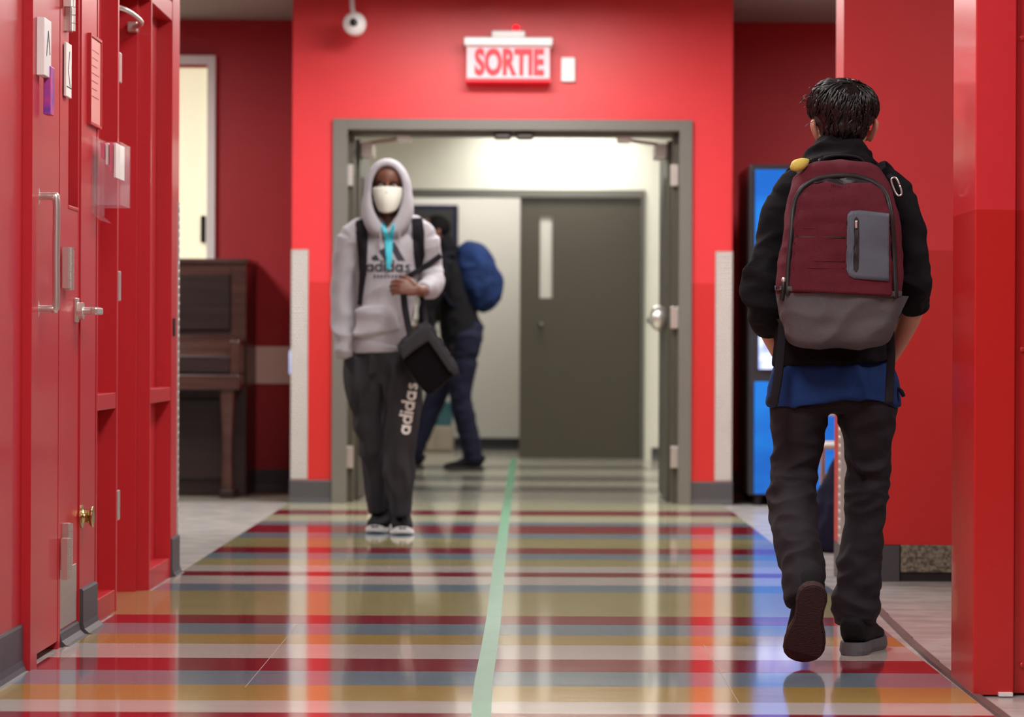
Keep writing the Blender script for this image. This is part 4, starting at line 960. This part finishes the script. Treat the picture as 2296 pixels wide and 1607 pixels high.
for i, v in enumerate(body.v):      # eye sockets
    for s in (-1, 1):
        e = atB(s*.031, .088, .114); k = math.exp(-(v-e).length_squared/(.016**2))
        body.v[i] = body.v[i]+Vector((0, .010*k, 0))
obj('body', body, 'skin_b', pb, smooth=True); eyes_for(pb, atB)
obj('hair', MB().ball(atB(0, -.012, .165), (.078, .092, .063)), 'hair', pb, smooth=True)
# mask
mk = MB(); nu, nv = 22, 12
for j in range(nv+1):
    v = j/nv
    for i in range(nu+1):
        u = i/nu*2-1; ph = u*1.18; bulge = .014*math.sin(math.pi*min(1, v*1.02))*math.cos(ph)
        hw = .081-.022*(1-v)**2; z = -.012+.118*v+.014*(1-abs(u)**2)*(v-.45)*.5+(.03*(abs(u)**2)*(1-v))
        mk.v.append(atB(hw*math.sin(ph), .012+(.096+.008*v*(1-abs(u))+bulge)*math.cos(ph)*(.9+.1*math.cos(ph)), z))
for j in range(nv):
    for i in range(nu):
        a = j*(nu+1)+i; mk.f.append((a, a+1, a+nu+2, a+nu+1))
mo = obj('face_mask', mk, 'mask', pb, 'white pleated face mask', smooth=True, sol=.002)
for s in (-1, 1):
    for z in (.02, .095): obj('ear_loop', MB().tube([atB(s*.074, .045, z), atB(s*.08, .02, z*.5+.05), atB(s*.084, -.005, .1)], .0015, 6), 'white', mo)
# hoodie
hd = MB()
hd.limb([P(850, 785, D), P(852, 760, D), P(860, 700, D), P(868, 610, D), P(872, 550, D), P(873, 518, D)], [(.128, .112), (.14, .122), (.142, .118), (.152, .12), (.148, .1), (.07, .07)], seg=30, cap=.08)
hd.limb([P(784, 532, D), P(820, 512, D+.01), P(873, 506, D+.02), P(925, 510, D+.01), P(958, 534, D)], [.058, .06, .055, .06, .058])
hd.limb([P(783, 532, D), P(770, 590, D+.01), P(767, 650, D+.01), P(768, 710, D-.01), P(770, 755, D-.04), P(773, 794, D-.05)], [.058, .056, .053, .053, .05, .043], seg=24, sub=6, cap=.1)
hd.limb([P(958, 534, D), P(964, 575, D+.01), P(967, 612, D+.0), P(970, 634, D-.04), P(960, 648, D-.14), P(947, 651, D-.2)], [.058, .056, .055, .056, .05, .042], seg=24, sub=6, cap=.1)
hd.limb([P(838, 690, D-.105), P(845, 745, D-.115)], [(.09, .02), (.115, .02)], seg=24)
hd.remesh(.006, 3)
hd.crumple(.006, (8, 8, 9), [(P(775, 740, D-.06), .1, .01), (P(850, 715, D-.12), .06, .008), (P(968, 630, D-.05), .1, .01), (P(840, 530, D-.09), .07, .006), (P(905, 530, D-.09), .07, .006)], seed=12)
obj('hoodie', hd, 'heather', pb, smooth=True)
obj('hem', MB().limb([P(852, 768, D), P(850, 778, D), P(850, 790, D)], [(.143, .126), (.143, .127), (.138, .122)], seg=30, sub=3, cap=.05), 'heather', pb, smooth=True)
obj('cuff', MB().limb([P(771, 780, D-.045), P(774, 802, D-.05)], [.046, .042], seg=20, sub=2, cap=.1), 'heather', pb, smooth=True)
# hood
hc = P(869, 432, D); hm = MB(); prof = [(.075, -.060, .120, .175), (.081, -.08, .127, .182), (.092, -.081, .138, .2), (.104, -.055, .154, .22), (.112, .0, .163, .225), (.113, .05, .155, .21), (.1, .095, .13, .19), (.062, .125, .08, .12), (.012, .136, .015, .02)]
NS = 40
for a, y, bt, bb_ in prof:
    for k in range(NS):
        th = 2*math.pi*k/NS; c_, s_ = math.cos(th), math.sin(th)
        wid = a*(1+.3*max(0, -s_)**.8) if a > .09 else a*(1-.5*max(0, -s_)**3)
        if s_ < 0 and a > .09: c_ = math.copysign(abs(c_)**.7, c_)
        hm.v.append(hc+Vector((wid*c_, y-(.035*max(0, -s_)), (bt if s_ > 0 else bb_)*s_)))
for r in range(len(prof)-1):
    for k in range(NS): hm.f.append((r*NS+k, r*NS+(k+1) % NS, (r+1)*NS+(k+1) % NS, (r+1)*NS+k))
hm.f.append(tuple((len(prof)-1)*NS+k for k in range(NS)))
obj('hood', hm, 'heather', pb, smooth=True, sol=.008).modifiers.new('sub', 'SUBSURF').render_levels = 2
allb = joined(hd, hm, body).bvh(); hb_ = hd.bvh(); DF = D-.11
obj('lanyard', drape(*poly_px([(853, 500), (860, 496), (872, 528), (880, 502), (886, 503), (880, 545), (879, 585), (874, 606), (868, 606), (867, 560), (862, 530)], DF), allb, .012, 11.5, D-.12, smooth=2), 'lanyard', pb, 'turquoise lanyard', sol=.004, smooth=True)
V, Fc, wdt = word_mark('adidas')
a, b = P(820, 609, DF), P(922, 609, DF); k = (b.x-a.x)/wdt
obj('chest_print', drape([(a.x+x*k, a.z+y*k) for x, y in V], Fc, hb_, .0025, 11.5, D-.12, .012), 'print_dark', pb)
for q in ([(832, 577), (843, 570), (852, 584), (836, 584)], [(850, 562), (862, 555), (878, 584), (863, 584)], [(872, 549), (884, 542), (908, 584), (892, 584)]):
    obj('chest_bar', drape(*poly_px(q, DF), hb_, .0025, 11.5, D-.12, .012), 'print_dark', pb)
for i in range(9):
    q = 838+i*8; obj('chest_line', drape(*poly_px([(q, 616), (q+4, 616), (q+4, 623), (q, 623)], DF), hb_, .0025, 11.5, D-.12, .012), 'print_dark', pb)
for x in (852, 895): obj('drawstring', MB().tube([P(x, 515, D-.115), P(x+2, 545, D-.13)], .003, 6), 'heather', pb)
# sweatpants
tr = MB()
tr.limb([P(852, 770, D), P(852, 800, D), P(854, 838, D)], [(.13, .11), (.145, .115), (.13, .11)], seg=26)
tr.limb([P(822, 800, D), P(820, 860, D+.01), P(826, 920, D+.03), P(833, 975, D+.04), P(840, 1045, D+.09), P(846, 1105, D+.09), P(849, 1150, D+.09)], [(.105, .1), (.1, .1), (.082, .092), (.07, .085), (.06, .078), (.056, .072), (.042, .05)], seg=26, sub=6, cap=.1)
tr.limb([P(895, 800, D-.02), P(903, 860, D-.06), P(902, 920, D-.09), P(898, 975, D-.1), P(895, 1020, D-.1), P(896, 1065, D-.1), P(896, 1108, D-.09), P(898, 1152, D-.08)], [(.092, .1), (.09, .1), (.085, .095), (.078, .09), (.071, .085), (.075, .085), (.06, .07), (.045, .055)], seg=26, sub=6, cap=.1)
tr.remesh(.0065, 3)
tr.crumple(.012, (11, 11, 4), [(P(832, 960, D-.05), .15, .01), (P(896, 1070, D-.18), .1, .012), (P(845, 840, D-.1), .1, .01)], seed=14)
obj('sweatpants', tr, 'sweat', pb, smooth=True)
tb_ = tr.bvh()
V, Fc, wdt = word_mark('adidas', .27)
a, b = P(919, 975, D-.19), P(937, 858, D-.19); L_ = (b-a).length; k = L_/wdt; e1 = (b-a).normalized(); e2 = Vector((e1.z*-1, 0, e1.x))
obj('leg_print', drape([((a+e1*x*k+e2*y*k).x, (a+e1*x*k+e2*y*k).z) for x, y in V], Fc, tb_, .004, 11.5, D-.18, .014), 'print_white', pb, 'white lettering down the trouser leg')
# trainers
for px, dd, tx in ((844, D+.0, -.16), (902, D-.1, .08)):
    o_ = P(px, 1198, dd); o_.z = .0035; l_ = Vector((tx, -1, 0)).normalized()
    shoe(pb, frame_m(o_-l_*.24, l_, UP), .28, 'shoe_black', 'print_white', hs=.022, h_ank=.125, wide=1.1, lace='print_white', wavy=True)
# backpack worn by the hooded student
bq = thing('backpack', P(872, 660, D+.2), 'plain black backpack worn by the hooded student, straps in front', 'backpack')
obj('bag_body', MB().limb([P(872, 500, D+.24), P(872, 540, D+.24), P(872, 620, D+.24), P(868, 700, D+.24), P(866, 715, D+.24)], [(.1, .06), (.125, .085), (.13, .1), (.13, .1), (.11, .07)], seg=30, power=3, cap=.2), 'strap', bq, smooth=True)
obj('shoulder_strap', drape(*poly_px([(797, 494), (821, 487), (823, 560), (820, 620), (810, 684), (801, 682), (806, 610), (801, 550)], DF), hb_, .008, 11.5, D-.11, smooth=3), 'strap', bq, sol=.008, smooth=True)
obj('shoulder_strap', drape(*poly_px([(922, 488), (945, 486), (951, 520), (950, 575), (940, 605), (930, 600), (926, 560)], DF), hb_, .008, 11.5, D-.11, smooth=3), 'strap', bq, sol=.008, smooth=True)
# shoulder bag held at the hip
sb = thing('messenger_bag', P(960, 885, 12.0), 'black shoulder bag with charcoal flap hanging at the hooded student\'s hip', 'bag')
qd = [(893, 778), (905, 760), (948, 724), (957, 722), (966, 732), (1024, 822), (1028, 834), (1020, 842), (968, 884), (958, 884), (950, 876), (896, 800)]
v2, f2 = poly_px(qd, 11.95); n = len(v2); cxm = sum(x for x, z in v2)/n; czm = sum(z for x, z in v2)/n
g = MB(); vs_ = []
for y, kk in ((11.9, .9), (11.915, .97), (11.94, 1), (12.0, 1), (12.03, .95)):
    vs_ += [(cxm+(x-cxm)*kk, y+.04*(cxm-x), czm+(z-czm)*kk) for x, z in v2]
fs_ = [tuple(range(n)), tuple(range(5*n-1, 4*n-1, -1))]+[(r*n+i, (r+1)*n+i, (r+1)*n+(i+1) % n, r*n+(i+1) % n) for r in range(4) for i in range(n)]
g.add(vs_, fs_); obj('bag_body', g, 'bag_black', sb); gb = g.bvh()
obj('flap', drape(*poly_px([(890, 776), (903, 758), (948, 724), (957, 720), (967, 731), (962, 764), (930, 785), (905, 806)], 11.93), gb, .008, 11.5, 11.92, smooth=1), 'bag_charcoal', sb, 'charcoal flap', sol=.012, smooth=True)
obj('side_edge', drape(*poly_px([(957, 720), (967, 731), (1025, 820), (1030, 836), (1021, 842), (1008, 832), (962, 765)], 11.93), gb, .008, 11.5, 11.92, smooth=1), 'bag_charcoal', sb, sol=.012, smooth=True)
obj('strap', drape(*poly_px([(984, 566), (991, 576), (962, 598), (930, 616), (908, 630), (902, 622), (930, 602), (960, 584)], DF), joined(hd, body).bvh(), .012, 11.5, D-.13, smooth=3), 'strap', sb, sol=.005, smooth=True)
obj('strap', MB().limb([P(905, 660, 11.93), P(908, 690, 11.95), P(914, 724, 11.93), P(920, 752, 11.9)], [(.016, .003)]*4, ref=(0, 1, 0), seg=8), 'strap', sb, smooth=True)
obj('strap', MB().limb([P(946, 665, 12.0), P(952, 700, 11.99), P(955, 726, 11.95)], [(.012, .003)]*3, ref=(0, 1, 0), seg=8), 'strap', sb, smooth=True)
# ------------------------------------------------------------------ student in dark clothes beyond the doorway, walking left
D = 18.7
pc = thing('person', (P(1030, 1055, D).x, D, 0), 'student in dark clothes with blue backpack walking left beyond the doorway', 'person')
chin = P(975, 553, D); FW = (-1, -.15, 0)
body = MB(); atC = head_into(body, chin, FW)
body.limb([P(992, 575, D), P(985, 550, D), P(982, 535, D)], [.055, .05, .05])
body.limb([P(1032, 745, D), P(1022, 690, D), P(1006, 620, D), P(994, 575, D)], [(.1, .13), (.1, .125), (.105, .14), (.06, .08)], seg=22)
for s, pts in ((-1, [P(994, 590, D-.17), P(974, 650, D-.2), P(955, 698, D-.19), P(962, 735, D-.14)]), (1, [P(1000, 590, D+.17), P(1005, 660, D+.2), P(975, 715, D+.2), P(955, 735, D+.2)])):
    body.limb(pts, [.045, .04, .036, .026]); hand_into(body, pts[-1], (-1, 0, -.2), (0, -s, .2), (-.2, 0, 1), .5)
body.limb([P(1036, 750, D-.08), P(1035, 880, D-.08), P(1066, 1015, D-.08)], [.08, .055, .036])
body.limb([P(1030, 750, D+.08), P(978, 880, D+.08), P(925, 1005, D+.08)], [.08, .055, .036])
obj('body', body.remesh(.009, 2), 'skin_b', pc, smooth=True); eyes_for(pc, atC)
obj('hair', MB().ball(atC(0, -.018, .145), (.1, .092, .088)), 'hair_matte', pc, smooth=True)
jk = MB()
jk.limb([P(1035, 752, D), P(1028, 715, D), P(1014, 640, D), P(1002, 590, D), P(995, 566, D)], [(.155, .175), (.145, .17), (.13, .165), (.12, .16), (.07, .08)], seg=26)
jk.limb([P(996, 588, D-.17), P(976, 650, D-.2), P(956, 700, D-.19), P(964, 748, D-.14)], [.068, .066, .064, .06]); jk.limb([P(1000, 590, D+.17), P(1005, 660, D+.2), P(978, 712, D+.2)], [.065, .06, .05])
jk.limb([P(1004, 560, D+.0), P(1000, 548, D), P(996, 538, D)], [(.085, .085), (.08, .08), (.07, .07)])
obj('jacket', jk.remesh(.01, 3).crumple(.008, (9, 9, 9), seed=20), 'black_cloth', pc, smooth=True)
jn = MB().limb([P(1040, 730, D), P(1038, 765, D)], [(.15, .16), (.14, .15)], seg=24)
jn.limb([P(1046, 750, D-.08), P(1042, 810, D-.08), P(1032, 880, D-.08), P(1045, 950, D-.08), P(1063, 1030, D-.08)], [.115, .095, .083, .078, .072])
jn.limb([P(1030, 750, D+.08), P(1000, 830, D+.08), P(972, 900, D+.08), P(945, 970, D+.08), P(925, 1020, D+.08)], [.11, .09, .08, .075, .07])
obj('trousers', jn.remesh(.01, 3).crumple(.008, (7, 7, 12), seed=21), 'navy', pc, smooth=True)
o_ = P(1086, 1056, D-.08); o_.z = .004; shoe(pc, frame_m(o_, (-1, -.05, 0), UP), .3, 'shoe_black', 'black', hs=.03)
o_ = P(952, 1050, D+.08); o_.z = .004; shoe(pc, frame_m(o_, (-1, .05, 0), UP), .3, 'shoe_black', 'black', hs=.03)
bc = thing('backpack', P(1080, 690, D), 'blue backpack on the student walking left beyond the doorway', 'backpack')
g = MB().limb([P(1040, 552, D), P(1056, 575, D), P(1074, 620, D), P(1082, 660, D), P(1072, 688, D)], [(.06, .11), (.13, .15), (.15, .16), (.14, .16), (.09, .12)], seg=28, power=2.6, cap=.3).remesh(.012, 3).crumple(.012, (8, 8, 8), seed=22)
obj('bag_body', g, 'blue_bag', bc, smooth=True)
obj('front_pocket', MB().limb([P(1104, 606, D), P(1110, 630, D), P(1108, 672, D)], [(.04, .1), (.065, .12), (.05, .11)], seg=22, power=2.6, cap=.3), 'blue_bag', bc, smooth=True)
obj('shoulder_strap', MB().limb([P(1030, 560, D-.14), P(1000, 575, D-.2), P(985, 620, D-.19), P(1010, 680, D-.16), P(1040, 685, D-.12)], [(.006, .028)]*5, ref=(0, 1, 0), seg=8), 'navy', bc, smooth=True)
